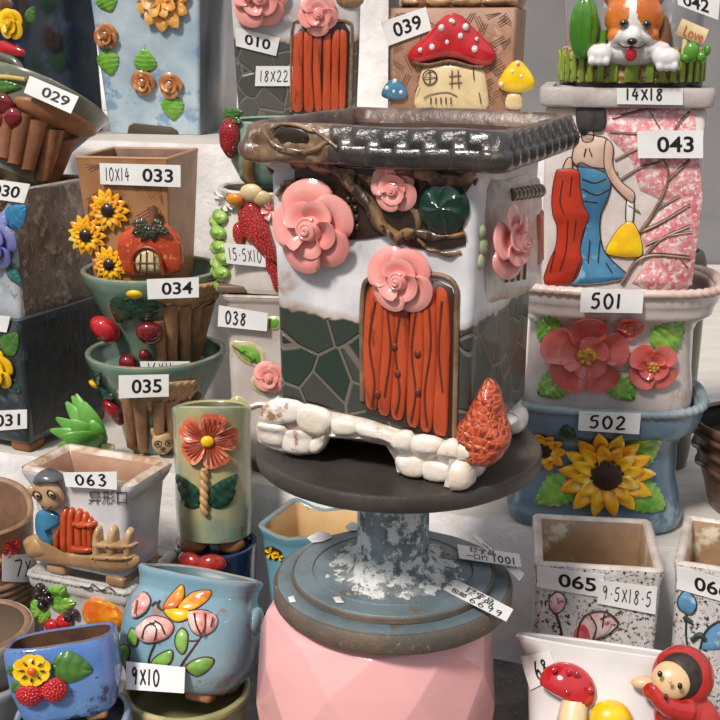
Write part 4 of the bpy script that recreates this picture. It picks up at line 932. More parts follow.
for i in range(34):
    a = i*2.4; t = .25+.75*(i % 7)/7; q = Vector((math.cos(a)*.034*t, math.sin(a)*.034*t, 0)); L.append(tube([Vector((q.x*.3, q.y*.3, .055)), Vector((q.x*.9, q.y*.9, .085)), Vector((q.x*1.5, q.y*1.5, .10+.02*(1-t)))], [.002, .0016, .0003], 6, 3))
pk.part('spiky_leaves', mrg(*L), mat('#6f8fa8', '#4a6a80', 60, .4), None, 'grey-blue spiky leaves')
b = B().add(ell((.0, -.02, .066), (.012, .010, .008), 14, 8)); b.obj('yellow_flower', YEL, pk.root)

po = Pot('tall_jar', 'plain olive brown jar behind the picture planter, only its shoulder showing', .316, 1.13, ZA+.0005, 0)
po.body([(0, .05, .05), (.02, .056, .056), (.15, .06, .06), (.20, .062, .062), (.218, .056, .056), (.226, .050, .050)], 'round', mat('#6b6350', '#565040', 20, .35, coat=.3), t=.004)
# =================================================================== BACK ROW ON THE UPPER STEP
def feet(p, pts, s_, m, name='foot', z=0., h=.012):
    for x, y in pts: p.part(name, bev(box((x, y, z+h/2), (s_[0], s_[1], h)), .003), m)
# 010 house planter
p10 = Pot('house_planter', 'tall house planter behind, pink roses and orange door, stickered 010 and 18 x 22', -.077, 1.455, ZB+.0005, -3)
p10.body([(.0, .132, .12), (.004, .138, .126), (.1, .146, .132), (.2, .152, .138), (.205, .166, .150), (.218, .172, .156), (.222, .168, .152)], 'rect', house_mat(.115, '#d6d2d2', '#bdb6b6', '#6f6a60', '#4a4c48', '#5c5a55'), mat('#4a342a', r=.4), t=.007, r=.008)
f = p10.face('front')
p10.part('door_recess', slab(f.px([(296, 34), (304, 24), (344, 22), (350, 32), (347, 112), (293, 112)]), .0012, .0004, sm=1), mat('#3b241a', r=.4), f)
plank_door(p10, f, [[(294, 34), (303, 29), (302, 70), (303, 112), (292, 112), (293, 70)], [(304, 30), (313, 31), (311, 70), (314, 112), (304, 112), (304, 70)], [(314, 32), (322, 36), (320, 70), (322, 112), (315, 112), (313, 70)], [(323, 36), (331, 32), (330, 70), (331, 112), (322, 112), (324, 70)], [(332, 32), (340, 28), (338, 70), (339, 112), (331, 112), (332, 70)], [(340, 28), (347, 32), (346, 70), (345, 112), (339, 112), (340, 70)]], WOODO, None, .005)
p10.part('door_frame', mrg(stroke(f, [(291, 112), (292, 30), (300, 20)], .0018), stroke(f, [(335, 20), (348, 22), (352, 34), (350, 112)], .002)), mat('#6a5140', '#8d7358', 60, .4), f)
for x, y, r_, rt, lb in [(260, -2, 30, .3, 'large pink rose cut by the frame'), (318, 14, 21, .9, 'pink rose above the door')]:
    cx, cy, k = at(f, x, y); p10.part('rose', rose(cx, cy, r_*k, .002, rt, 5, 4 if r_ > 25 else 3, .38), ROSEP, f, lb)
cx, cy, k = at(f, 350, 0); p10.part('bark_knot', ell((cx, cy, 0), (14*k, 8*k, 5*k), 16, 10), BARK, f)
label(p10, f, [(235, 27), (280, 38), (276, 56), (236, 46)], [('010', 'print', .52, .5, .6, .55)])
label(p10, f, [(256, 66), (297, 66), (297, 86), (255, 86)], [('18X22', 'hand', .45, .5, .68, .55)])
# large light-blue planter
LB = mat('#9db2c0', '#bccbd2', 14, .2, .8, 60, c3='#7f9fba', s3=22, th=.58, coat=.5)
pl = Pot('blossom_planter', 'large pale blue crackled planter with an orange bloom and rosebuds, on the upper step', -.246, 1.545, ZB+.0005, 15)
pl.body([(.0, .126, .126), (.24, .156, .156)], 'rect', LB, mat('#5d6a74', r=.4), t=.006, r=.006)
pl.part('side_glaze', slab([(-.062, .002), (.062, .002), (.075, .236), (-.075, .236)], .0008, .0002), mat('#6a7076', '#82898f', 30, .3, .5, 60, coat=.3, stretch=(1, 1, .3)), pl.face('right'), 'grey glazed side')  # right side covered in a darker grey than the body
f = pl.face('front')
pl.part('arch', slab(f.px([(127, 138), (129, 126), (134, 123), (172, 127), (178, 131), (180, 140)]), .0015, .0003), mat('#4a3c30', r=.6), f, 'dark unglazed arch between the feet')  # arch is not cut out; dark colour stands in for its shade
ORG = mat('#f0b860', '#e58f38', 40, .25, .2, 120, c3='#f5d8a0', s3=60, th=.55, coat=.4); LGR = mat('#5f9a2c', '#7fb548', 50, .2, .3, 150, c3='#cfe0a8', s3=60, th=.66, coat=.5)
cx, cy, k = at(f, 163, -1); pl.part('bloom', mrg(flower(cx, cy, 31*k, 11, .001, .1, .25, .4, .05, 1.8, .3, .2), flower(cx, cy, 20*k, 8, .001+5*k, .3, .3, .4, .05, 1.8, .2, .2), ell((cx, cy, .006), (9*k, 9*k, 4*k), 16, 8)), ORG, f, 'large orange bloom')
leaf(pl, f, (104, -8), (112, 12), 24, LGR, .004, .1)
BUD = mat('#c98f5e', '#a8663c', 50, .25, .3, 120, c3='#e2b98a', s3=80, th=.6, coat=.4)
for x, y, r_, a, b_ in [(108, 36, 14, (106, 50), (112, 76)), (145, 83, 14, (146, 72), (145, 48)), (172, 85, 14, (172, 96), (174, 121))]:
    leaf(pl, f, a, b_, 24, LGR, .004, .12)
    cx, cy, k = at(f, x, y); pl.part('rosebud', rose(cx, cy, r_*k*.95, .002, x, 3, 2, .45), BUD, f)
# navy planter top left
NV = mat('#202a3a', '#16202c', 18, .2, .6, 60, c3='#2f4566', s3=20, th=.56, coat=.5)
pn = Pot('navy_planter', 'tall dark navy planter with yellow roses in the top left corner', -.436, 1.50, ZB+.0005, 24)
pn.body([(.0, .148, .15), (.004, .152, .154), (.24, .142, .150)], 'rect', NV, mat('#14181f', r=.4), t=.006, r=.005)
f = pn.face('front')
for x, y, r_ in [(13, 24, 16), (-6, 8, 12)]: cx, cy, k = at(f, x, y); pn.part('rose', rose(cx, cy, r_*k, .001, .8, 4, 3, .4), YEL, f, 'yellow rose')
leaf(pn, f, (28, 22), (34, 6), 12, MGRN, .003); 
p_ = f.px([(0, 42), (6, 41), (24, 50), (22, 57), (8, 54), (0, 52)]); pn.part('red_roof', puff(p_, .006), RED, f, 'glossy red roof')
pn.part('bark', puff(f.px([(-10, 50), (8, 56), (16, 66), (18, 78), (-10, 82)]), .007), BARK, f); pn.part('arch_branch', tube([(q.x, q.y, .004) for q in f.px([(4, 56), (18, 62), (26, 76)])], .005, 8, 4), mat('#4a564a', '#6a6a5a', 40, .25, coat=.4), f)
pn.part('bark', puff(f.px([(0, 0), (10, -2), (14, 8), (4, 14), (-2, 8)]), .004), mat('#5c3f22', r=.4), f)

# 039 mushroom house planter + pot above it
CLAY = mat('#a97f66', '#94694f', 20, .5, .4, 90, c3='#b98f76', s3=40, th=.6)
def hatch(p, f, box_, n, m, r_=.0005, seed=1, name='incised_lines', lab=None, ln=(.010, .02)):
    rnd = random.Random(seed); L = []
    for _ in range(n):
        u = rnd.uniform(box_[0], box_[1]); v = rnd.uniform(box_[2], box_[3]); a = rnd.choice([.5, .6, 1.15, -.5, -.7, -1.1]); l = rnd.uniform(*ln)
        for j in range(3):
            du, dv = -math.sin(a)*j*.0028, math.cos(a)*j*.0028; q0 = (u+du-l/2*math.cos(a), v+dv-l/2*math.sin(a)); q1 = (u+du+l/2*math.cos(a), v+dv+l/2*math.sin(a))
            cl = lambda q: (min(box_[1], max(box_[0], q[0])), min(box_[3], max(box_[2], q[1])), .0001)
            L.append(tube([cl(q0), cl(q1)], r_, 5, 1))
    return p.part(name, mrg(*L), m, f, lab)
p39 = Pot('mushroom_planter', 'brown square planter with a red-capped mushroom house, stickered 039', .1225, 1.475, ZB+.0005, 13)
p39.body([(0, .142, .116), (.004, .146, .12), (.152, .152, .126)], 'rect', CLAY, mat('#3a2a20', r=.6), t=.006, r=.004)
f = p39.face('front'); hatch(p39, f, (-.070, .070, .035, .146), 60, mat('#6e4a38', r=.6), .0005, 3)
def mush(p, f, cap, spots, capm, lab, h=.012, spotm=WHT):
    uv = f.px(cap); o = p.part('mushroom_cap', puff(uv, h, 8, p=2.2, sm=4), capm, f, lab)
    for x, y, r_ in spots: cx, cy, k = at(f, x, y); sub(o, 'cap_spot', ell((cx, cy, h*.72), (r_*k, r_*k*1.1, h*.34), 10, 8), spotm, f)
    return o
p39.part('house_wall', puff(f.px([(424, 62), (484, 64), (488, 90), (490, 112), (412, 112), (418, 84)]), .008, 5, p=4, sm=2), CREAM, f, 'cream mushroom stem house')
mush(p39, f, [(408, 57), (412, 48), (426, 36), (438, 22), (450, 14), (462, 16), (474, 28), (488, 42), (496, 54), (492, 64), (480, 66), (462, 60), (444, 58), (426, 62), (414, 63)], [(443, 28, 3.4), (462, 36, 3), (467, 27, 3.4), (449, 42, 3), (434, 47, 3.4), (476, 49, 3.4), (422, 50, 2.4), (478, 39, 2), (455, 22, 2)], RED, 'red mushroom cap with white spots', .016)
p39.part('cap_gills', stroke(f, [(414, 62), (430, 65), (450, 61), (470, 66), (484, 67)], .0028, .006, 3, 8), mat('#7d5638', '#5a3c26', 200, .5, .8, 250), f)
cx, cy, k = at(f, 431, 77); L = [tube([(a, b_, .0085) for a, b_ in circ((cx, cy), 7*k)]+[(cx+7*k, cy, .0085)], .0008, 5, 1), stroke(f, [(424, 77), (438, 77)], .0006, .0085), stroke(f, [(431, 70), (431, 84)], .0006, .0085)]
L += [stroke(f, a, .0006, .0085) for a in [[(450, 76), (462, 75)], [(450, 83), (463, 82)], [(453, 70), (453, 88)], [(459, 70), (460, 88)], [(474, 68), (475, 80)], [(480, 92), (482, 104)], [(416, 92), (420, 84)], [(425, 98), (432, 94), (448, 92), (458, 96)]]]
L += [stroke(f, [(432+i*5, 97), (432+i*5, 104)], .0007, .0085) for i in range(5)]
p39.part('drawn_window', mrg(*L), LINE, f)
p39.part('mushroom_stem', puff(f.px([(508, 94), (520, 94), (522, 108), (506, 108)]), .006), CREAM, f)
mush(p39, f, [(498, 86), (500, 78), (508, 66), (518, 60), (526, 66), (534, 78), (534, 87), (524, 92), (508, 92)], [(518, 63, 2), (513, 71, 2), (522, 76, 2), (502, 84, 2.4)], YEL, 'small yellow mushroom cap', .010)
mush(p39, f, [(382, 96), (386, 84), (394, 79), (402, 82), (408, 96), (396, 100)], [(388, 88, 2.4), (395, 91, 2), (396, 81, 2.4), (402, 92, 2)], mat('#4f86a6', '#376f92', 40, .2, coat=.5), 'small blue mushroom cap', .009)
label(p39, p39.face('flat', p39.wd(.13)[1]/2+.001), [(381, 22), (426, 7), (432, 30), (388, 46)], [('039', 'print', .52, .5, .62, .6)], w0=.001, lab='white sticker reading 039, stuck at a slant')
pt = Pot('carved_planter', 'clay planter with rounded feet on the mushroom planter, cut by the frame', .127, 1.475, ZB+.1531, 10)
pt.body([(.0, .145, .11), (.006, .15, .116), (.06, .155, .12), (.08, .16, .124)], 3.0, mat('#b58a62', '#8d6644', 30, .35, .6, 80, coat=.3), mat('#3a2a20', r=.6), t=.006)
f = pt.face('front')
for x, y, rx in [(405, 8, 16), (438, 5, 13), (466, 8, 15), (500, 2, 18)]: cx, cy, k = at(f, x, y); pt.part('carved_knob', ell((cx, max(.0055, cy), .0), (rx*k, 5*k, 4*k), 18, 10), mat('#c9a27a', '#8d6644', 60, .3, coat=.4), f)

# =================================================================== LEFT STACK: 031, 030, 029
D31 = mat('#3c444b', '#2c3237', 22, .3, .6, 60, c3='#4f5960', s3=30, th=.58, coat=.3)
p31 = Pot('yellow_rose_planter', 'slate grey planter with a yellow rose, stickered 031, bottom of the far left stack', -.384, 1.244, ZA+.0005, 26)
p31.body([(.010, .132, .132), (.013, .136, .136), (.146, .146, .146), (.150, .148, .148)], 'rect', D31, mat('#22262a', r=.4), t=.006, r=.005, dep=.02)
feet(p31, [(.052, -.052), (-.052, -.052), (.052, .052), (-.052, .052)], (.026, .026), mat('#8d5f38', '#6f4828', 50, .5), h=.012)
f = p31.face('front'); cx, cy, k = at(f, 0, 369); p31.part('rose', rose(cx, cy, 22*k, .001, .5, 5, 3, .4), YEL, f, 'yellow rose')
leaf(p31, f, (4, 352), (18, 333), 22, MGRN, .003); leaf(p31, f, (8, 382), (22, 392), 14, DGRN, .003)
p31.part('side_bark', slab([(-.06, .018), (.06, .018), (.064, .14), (-.064, .14)], .0008, .0002), mat('#33383c', '#262a2d', 30, .45, .9, 50, b2=.6, bs2=70), p31.face('right'), 'dark rough side')
label(p31, f, [(-22, 411), (28, 409), (28, 428), (-22, 432)], [('031', 'print', .62, .5, .5, .62)])
label(p31, f, [(-20, 313), (12, 316), (8, 332), (-20, 328)], [], w0=.002, lab='blank corner of a white sticker')
B30 = mat('#93816f', '#64564a', 38, .4, .9, 55, c3='#b5a694', s3=70, th=.56, b2=.9, bs2=80, coat=.2); G30 = mat('#8f979c', '#b7bcbf', 20, .15, .4, 50, c3='#5f6f7a', s3=30, th=.58, coat=.6)
p30 = Pot('purple_rose_planter', 'silver and bark-brown planter with a violet rose, stickered 030, middle of the far left stack', -.3815, 1.245, ZA+.1315, 26)
p30.body([(.0, .122, .122), (.004, .126, .126), (.10, .131, .131), (.146, .134, .134), (.150, .136, .136)], 'rect', G30, mat('#6b5a4a', r=.5), t=.006, r=.005, dep=.02, rim=mat('#b3a48f', '#8d7c68', 40, .3, coat=.3))
p30.part('side_bark', slab([(-.058, .004), (.058, .004), (.062, .146), (-.062, .146)], .0010, .0002), B30, p30.face('right'), 'dimpled brown bark side')
f = p30.face('front'); cx, cy, k = at(f, -2, 240); p30.part('rose', rose(cx, cy, 30*k, .001, .2, 5, 4, .4), mat('#8f8fc9', '#6f74b3', 25, .2, c3='#c0bfe0', s3=40, th=.62, coat=.5), f, 'violet-blue rose')
leaf(p30, f, (8, 224), (27, 206), 24, mat('#3a86b3', '#2a6a94', 30, .18, coat=.6), .004, lab='glossy blue leaf'); leaf(p30, f, (8, 268), (22, 284), 14, mat('#2f6a66', r=.2, coat=.5), .003); leaf(p30, f, (-8, 208), (8, 200), 12, BARK, .003)
label(p30, p30.face('flat', p30.wd(.14)[1]/2+.001), [(-26, 176), (31, 184), (25, 203), (-26, 196)], [('030', 'print', .62, .5, .5, .6)], w0=.001)
# bowls on stumps
GB = mat('#6f8a7a', '#59705f', 12, .22, .3, 40, c3='#8a6b48', s3=26, th=.62, coat=.5); GBR = mat('#8a9483', '#6e7a66', 20, .3, c3='#a98a60', s3=40, th=.55, coat=.4)
STUMP = mat('#ad8160', '#84603f', 50, .4, .9, 90, stretch=(1.6, 1.6, .3)); WICK = mat('#c49c76', '#a88260', 40, .5, .5, 150)
def bowl(name, lbl, x, y, z, yaw, rx=0, ry=0, sc_=1.):
    p = Pot(name, lbl, x, y, z, yaw, rx=rx, ry=ry)
    p.body([(q[0]*.83*sc_, q[1]*sc_, q[1]*sc_) for q in ((0, .070), (.004, .074), (.04, .086), (.07, .106), (.10, .130), (.118, .145), (.126, .149), (.130, .148))], 'round', GB, mat('#5f766c', '#7d8f80', 14, .25, coat=.4), t=.006, dep=.020, rim=GBR, wob=.0012, wsc=14); return p
def wicker(p, f, ol, lab='woven clay eave'):
    uv = f.px(ol); o = p.part('wicker_eave', puff(uv, .006, 5, p=4, sm=3), WICK, f, lab)
    us = [q.x for q in uv]; vs_ = [q.y for q in uv]; c = Vector((sum(us)/len(us), sum(vs_)/len(vs_))); L = []
    def ins(q):
        n = len(uv); r_ = False
        for i in range(n):
            a, b_ = uv[i], uv[(i+1) % n]
            if (a.y > q[1]) != (b_.y > q[1]) and q[0] < (b_.x-a.x)*(q[1]-a.y)/(b_.y-a.y)+a.x: r_ = not r_
        return r_
    n = 12
    for a in range(n):
        for b_ in range(4):
            q = (min(us)+(max(us)-min(us))*(a+.5)/n, min(vs_)+(max(vs_)-min(vs_))*(b_+.5)/4)
            if ins(q): L.append(ell((q[0], q[1], .0045), ((max(us)-min(us))/n*.42, (max(vs_)-min(vs_))/4*.42, .002), 8, 6))
    if L: sub(o, 'woven_knots', mrg(*L), WICK, f)
    return o
def cherry(p, f, x, y, r_, m, lab=None): cx, cy, k = at(f, x, y); return p.part('cherry', ell((cx, cy, r_*k*.7), (r_*k, r_*k, r_*k*.9), 22, 16), m, f, lab)
def logs(p, f, L, m=STUMP, w_=6, nm='log'):
    for a in L: k = f.sz(*a[0]); p.part(nm, tube([(q.x, q.y, .001) for q in f.px(a)], w_*k, 12, 4), m, f, wob=.0008, wsc=90)
p35 = bowl('strawberry_bowl', 'green glazed stump bowl with strawberries and a kitten face, stickered 035', -.219, 1.186, ZA+.0005, 0)
f = p35.face('front')
logs(p35, f, [[(182, 400), (186, 450)], [(194, 398), (196, 448)], [(170, 400), (172, 446)], [(128, 392), (134, 446)], [(140, 395), (144, 450)], [(158, 400), (160, 450)]], w_=7)
wicker(p35, f, [(120, 392), (140, 386), (170, 382), (194, 380), (196, 390), (184, 402), (160, 410), (136, 408), (124, 402)])
for a, b_ in [((100, 390), (88, 404)), ((100, 390), (118, 396)), ((100, 388), (104, 372)), ((98, 392), (98, 418)), ((104, 390), (116, 412))]: leaf(p35, f, a, b_, 16, DGRN, .004, w0=.004)
for x, y, r_ in [(118, 412, 11), (96, 411, 8)]:
    cx, cy, k = at(f, x, y); p35.part('strawberry', ell((cx, cy, .004), (r_*k, r_*1.35*k, r_*.8*k), 22, 16, taper=.25), BERRY, f)
cx, cy, k = at(f, 100, 383); p35.part('flower_bud', ell((cx, cy, .007), (5*k, 4.5*k, 4*k), 12, 8), YEL, f, 'small yellow bud')
cx, cy, k = at(f, 162, 441); it = [(ell((cx, cy, .006), (13*k, 13*k, 8*k), 22, 14),), (ell((cx-9*k, cy+11*k, .005), (4*k, 7*k, 3*k), 12, 8, Matrix.Rotation(.4, 3, 'Z')),), (ell((cx+9*k, cy+11*k, .005), (4*k, 7*k, 3*k), 12, 8, Matrix.Rotation(-.4, 3, 'Z')),)]
o = p35.part('kitten_face', blob(it, .001, 2), mat('#cfae84', '#b8946a', 40, .35, coat=.3), f, 'tan kitten face')
for dx in (-5, 6): sub(o, 'eye', tube([(a, b_, .0140) for a, b_ in circ((cx+dx*k, cy+2*k), 3.6*k, 16)]+[(cx+dx*k+3.6*k, cy+2*k, .0140)], .0006, 5, 1), LINE, f); sub(o, 'pupil', ell((cx+dx*k, cy+2*k, .0142), (1.4*k, 1.4*k, 1*k), 8, 6), BLACK, f)
sub(o, 'nose', mrg(ell((cx, cy-4*k, .0145), (3*k, 2*k, 1.6*k), 10, 6), tube([(cx-4*k, cy-9*k, .0122), (cx, cy-7.5*k, .013), (cx+4*k, cy-9*k, .0122)], .0005, 5, 3)), LINE, f)
label(p35, p35.face('flat', .0765), [(119, 375), (169, 374), (169, 396), (119, 398)], [('035', 'print', .56, .5, .6, .62)], w0=.001)
p34 = bowl('cherry_bowl', 'green glazed bowl on a stump with cherries, stickered 034, resting in the bowl numbered 035', -.217, 1.186, ZA+.0895, 0)
f = p34.face('front')
logs(p34, f, [[(170, 305), (172, 360)], [(183, 305), (183, 362)], [(196, 304), (193, 362)], [(207, 302), (202, 360)], [(158, 320), (162, 364)]], w_=7)
wicker(p34, f, [(155, 294), (170, 292), (190, 286), (210, 282), (222, 280), (216, 296), (200, 306), (180, 310), (164, 304)])
cherry(p34, f, 115, 328, 15, RED, 'bright red cherry'); cherry(p34, f, 151, 331, 13, DRED, 'dark red cherry'); cherry(p34, f, 134, 362, 11, DRED, 'dark red cherry'); cherry(p34, f, 146, 354, 7, DRED)
leaf(p34, f, (132, 298), (120, 322), 25, DGRN, .004, w0=.004); leaf(p34, f, (140, 298), (150, 323), 27, DGRN, .004, w0=.004)
cx, cy, k = at(f, 136, 293); p34.part('flower_bud', ell((cx, cy, .007), (6*k, 5*k, 4*k), 12, 8), YEL, f, 'small yellow bud')
label(p34, p34.face('flat', .0765), [(147, 279), (199, 277), (199, 297), (148, 299)], [('034', 'print', .58, .5, .6, .62)], w0=.001)
label(p34, p34.face('flat', .049), [(140, 361), (190, 361), (190, 376), (142, 374)], [('16X11', 'hand', .4, .5, .5, .8)], w0=.001)
# 033
C33 = mat('#b08057', '#9a6c46', 22, .45, .4, 90, c3='#a97b58', s3=40, th=.6)
p33 = Pot('sunflower_box', 'brown square planter with sunflowers and strawberry house, stickered 033, in the cherry bowl', -.2265, 1.190, ZA+.1805, 10)
p33.body([(0, .078, .074), (.004, .081, .077), (.131, .095, .098), (.136, .097, .100)], 'rect', C33, mat('#7a5238', '#5f3f2a', 30, .6), t=.005, r=.002, rim=mat('#a9805c', r=.5))
f = p33.face('front'); hatch(p33, f, (-.040, .040, .06, .128), 34, mat('#7d5336', r=.6), .0004, 5)
for x, y, r_ in [(110, 210, 22), (88, 235, 21), (111, 264, 19), (118, 228, 15)][:3]: sunflower(p33, f, x, y, r_, 13, None, 2, C=mat('#2a1a12', r=.3, coat=.4), cr=.36, pm=SUNY)
HB = mat('#c94e2c', '#ad3c22', 40, .25, .4, 160, c3='#e08a55', s3=120, th=.6, coat=.5)
vf = puff(f.px([(122, 262), (118, 246), (124, 232), (138, 224), (156, 221), (170, 226), (180, 238), (183, 256), (180, 273), (150, 275), (128, 274)]), .013, 8, sm=3); p33.part('strawberry_house', vf, HB, f, 'orange strawberry-shaped house')
p33.part('house_door', puff(f.px([(139, 272), (137, 256), (144, 247), (154, 245), (164, 252), (168, 272)]), .0155, 4, p=6, sm=2), CREAM, f, 'cream arched door')
L = [stroke(f, [(139, 272), (137, 256), (144, 247), (154, 245), (164, 252), (168, 272)], .0018, .0140)]; 
p33.part('door_arch', mrg(*L), mat('#8d3a1e', r=.4), f); p33.part('door_lines', strokes(f, [[(146, 250), (145, 270)], [(152, 248), (152, 272)], [(159, 250), (160, 270)], [(139, 260), (167, 260)]], .0006, .0158), LINE, f)
for a, b_ in [((154, 222), (136, 232)), ((154, 222), (146, 240)), ((156, 222), (158, 240)), ((156, 222), (174, 232)), ((156, 222), (168, 222)), ((152, 222), (136, 222))]: leaf(p33, f, a, b_, 12, mat('#4a4a36', '#35382a', 40, .3, coat=.4), .004, w0=.0125)
p33.part('stalk', tube([(q.x, q.y, w_) for q, w_ in zip(f.px([(155, 224), (157, 214), (155, 205)]), (.012, .011, .010))], [.0035, .004, .0045], 10, 3), mat('#7a5238', r=.5), f)
label(p33, p33.face('flat', p33.wd(.13)[1]/2+.001), [(100, 163), (181, 165), (181, 187), (101, 184)], [('10X14', 'hand', .22, .5, .30, .62), ('033', 'print', .72, .5, .38, .62)], w0=.001)
# 029 tilted bowl on top of 030
p29 = bowl('log_bowl', 'tilted olive bowl with carved brown logs and cherries, stickered 029, at the top left', -.380, 1.262, ZA+.2815, 0, ry=22, rx=-20, sc_=.95)
f = p29.face('front'); OLV = mat('#7d8070', '#6a6d5c', 20, .3, .3, 60, c3='#8f8a6a', s3=30, th=.6, coat=.4)
p29.bo.data.materials[0] = OLV
logs(p29, f, [[(66, 138), (50, 182)], [(54, 130), (40, 178)], [(38, 122), (26, 170)], [(24, 116), (14, 165)], [(10, 112), (4, 160)]], mat('#9a6848', '#7a4e34', 40, .45, .9, 80, stretch=(1.4, 1.4, .5)), 10)
p29.part('clay_band', puff(f.px([(16, 98), (40, 99), (68, 110), (92, 126), (92, 134), (76, 137), (50, 126), (28, 114), (18, 108)]), .010, 5, p=3), mat('#a9734e', '#8d5c3c', 40, .45, .7, 90), f, 'thick brown clay band')
for x, y in [(8, 108), (16, 121), (2, 124)]: cherry(p29, f, x, y, 10, DRED)
leaf(p29, f, (-4, 88), (22, 88), 12, MGRN, .004); p29.part('stem', stroke(f, [(-6, 79), (10, 79), (26, 81)], .0022, .004, 3, 8), mat('#d9c46a', r=.3, coat=.3), f, 'yellow-green stem')
label(p29, p29.face('flat', .0745), [(30, 76), (79, 97), (71, 114), (24, 93)], [('029', 'print', .6, .5, .56, .56)], w0=.001)

# succulent and fallen tag on the step
SUC = mat('#4f8c33', '#6aa548', 30, .35, .2, 80, sss=.1)
ps = Pot('succulent', 'loose bright green plastic succulent lying on the step beside the strawberry bowl', -.262, 1.10, ZA+.0005, 0)
base = Vector((.025, .0, .008)); L = []
b0 = atY(102, 445, 1.10)-Vector(ps.root.location)
for tx, ty, wd, yo in [(58, 446, 11, -.012), (50, 430, 10, .0), (56, 418, 10, .01), (66, 402, 11, .012), (76, 394, 9, .005), (84, 402, 12, -.006), (70, 420, 13, -.014), (62, 436, 12, -.02), (92, 420, 11, -.012), (80, 432, 12, -.024), (72, 396, 8, .02)]:
    t_ = atY(tx, ty, 1.10+yo)-Vector(ps.root.location); t_.z = max(.004, t_.z); dv = t_-b0; L_ = dv.length; n = 12; vs = []; fs = []; e1 = Vector((-dv.z, 0, dv.x)).normalized(); e2 = dv.cross(e1).normalized()
    ringN = 14
    for i in range(n+1):
        t = i/n; wv = wd*1.7/1150*1.15*(math.sin(math.pi*min(.999, t**.75*.92+.06)))**.8*.5+.0006; th = wv*.26
        c = b0+dv*t+Vector((0, -.006*math.sin(math.pi*t), .003*math.sin(math.pi*t)))
        for j in range(ringN): a = 2*math.pi*j/ringN; q = c+e1*wv*math.cos(a)+e2*th*math.sin(a); q.z = max(.0008, q.z); vs.append(q)
    for i in range(n):
        for j in range(ringN): k_ = (j+1) % ringN; fs.append((i*ringN+j, i*ringN+k_, (i+1)*ringN+k_, (i+1)*ringN+j))
    fs.append(tuple(range(ringN-1, -1, -1))); fs.append(tuple(range(n*ringN, (n+1)*ringN))); o = ps.part('leaf', (vs, fs), SUC)
ps.part('stem', tube([b0+Vector((0, 0, -.002)), b0+Vector((.012, 0, -.004))], [.006, .004], 10, 1), mat('#b8b07a', r=.5))
tg = B(); tg.add(bev(box((0, 0, 0), (.036, .011, .0006)), .0002)); o = tg.obj('paper_tag', PAPER); o.location = (-.262, 1.146, ZA+.0042); o.rotation_euler = (R(12), R(4), R(-8))
tag(o, 'small handwritten paper tag lying on the step below the strawberry bowl', 'tag'); v_, f_, _ = hand('11.5X5', .05); sub(o, 'written_number', ([(q[0]*.026, q[1]*.006, .0004+q[2]*.001) for q in v_], f_), INK)
# =================================================================== STACK BEHIND THE MAIN POT'S LEFT SIDE: 038, fish, strawberry cup
W38 = mat('#d3c9c2', '#bfb2aa', 20, .3, .5, 70, c3='#a88a7a', s3=30, th=.62, coat=.3)
p38 = Pot('leafy_planter', 'tall white planter with outlined leaves and a small pink rose, stickered 038', -.074, 1.150, ZA+.0005, 6)
p38.body([(0, .100, .094), (.004, .104, .098), (.176, .110, .104), (.181, .116, .110), (.186, .118, .112)], 'rect', W38, mat('#241d19', r=.6), t=.006, r=.012, dep=.03, rim=mat('#d6cabd', '#a8927e', 50, .3, coat=.3))
f = p38.face('front'); OUTL = mat('#d9cfae', '#b5a27a', 60, .35, coat=.3)
def oleaf(p, f, ol, veins):
    o = p.part('leaf', puff(f.px(ol), .0025, 4), OUTL, f, 'leaf outlined in cream'); c = Vector((sum(q[0] for q in ol)/len(ol), sum(q[1] for q in ol)/len(ol)))
    sub(o, 'leaf_blade', puff(f.px([(c.x+(q[0]-c.x)*.8, c.y+(q[1]-c.y)*.8) for q in ol]), .0032, 4), GRN, f); sub(o, 'vein', strokes(f, veins, .0005, .0030), mat('#3f5a24', r=.4), f)
oleaf(p38, f, [(230, 343), (240, 341), (254, 343), (264, 352), (266, 366), (254, 367), (240, 360)], [[(233, 345), (260, 364)], [(240, 352), (246, 350)], [(250, 362), (256, 358)]])
oleaf(p38, f, [(250, 382), (256, 374), (264, 380), (276, 390), (268, 396), (256, 392)], [[(254, 380), (270, 392)]]); oleaf(p38, f, [(228, 402), (236, 396), (246, 400), (247, 410), (230, 410)], [[(230, 400), (245, 410)]])
oleaf(p38, f, [(267, 318), (276, 316), (282, 320), (278, 330), (268, 328)], [[(270, 318), (270, 328)]])
cx, cy, k = at(f, 270, 376); p38.part('rose', rose(cx, cy, 17*k, .002, .6, 4, 2, .4), ROSEP, f, 'small pink rose')
p38.part('vine', stroke(f, [(247, 408), (258, 404), (270, 404), (280, 396)], .0022), WHT, f)
label(p38, p38.face('flat', .0575), [(219, 305), (268, 313), (267, 331), (218, 326)], [('038', 'bhand', .36, .5, .42, .62)], w0=.0008)
W39 = mat('#ddd5cc', '#c9bdb0', 20, .25, .4, 70, coat=.5)
pf = Pot('fish_planter', 'white planter with a red fish and green leaves, stickered 15.5 x 10', -.070, 1.150, ZA+.1875, 4)
pf.body([(0, .138, .104), (.005, .142, .108), (.06, .144, .110), (.085, .136, .104), (.095, .140, .108), (.100, .142, .11)], 2.8, W39, mat('#6a6058', r=.5), t=.006, wob=.002, wsc=22, dep=.03)
f = pf.face('front'); FISH = mat('#c93a34', '#a8221f', 330, .25, .6, 200, kind='voronoi', soft=.2, coat=.5)
pf.part('fish', [puff(f.px([(239, 212), (248, 202), (258, 206), (268, 222), (274, 242), (282, 262), (270, 262), (256, 248), (244, 234)]), .010, 6), puff(f.px([(266, 250), (276, 262), (284, 285), (276, 292), (270, 276), (262, 262)]), .005, 4), puff(f.px([(234, 226), (240, 222), (246, 236), (242, 246), (235, 240)]), .006, 4)], FISH, f, 'scaly red fish', sharp=60)
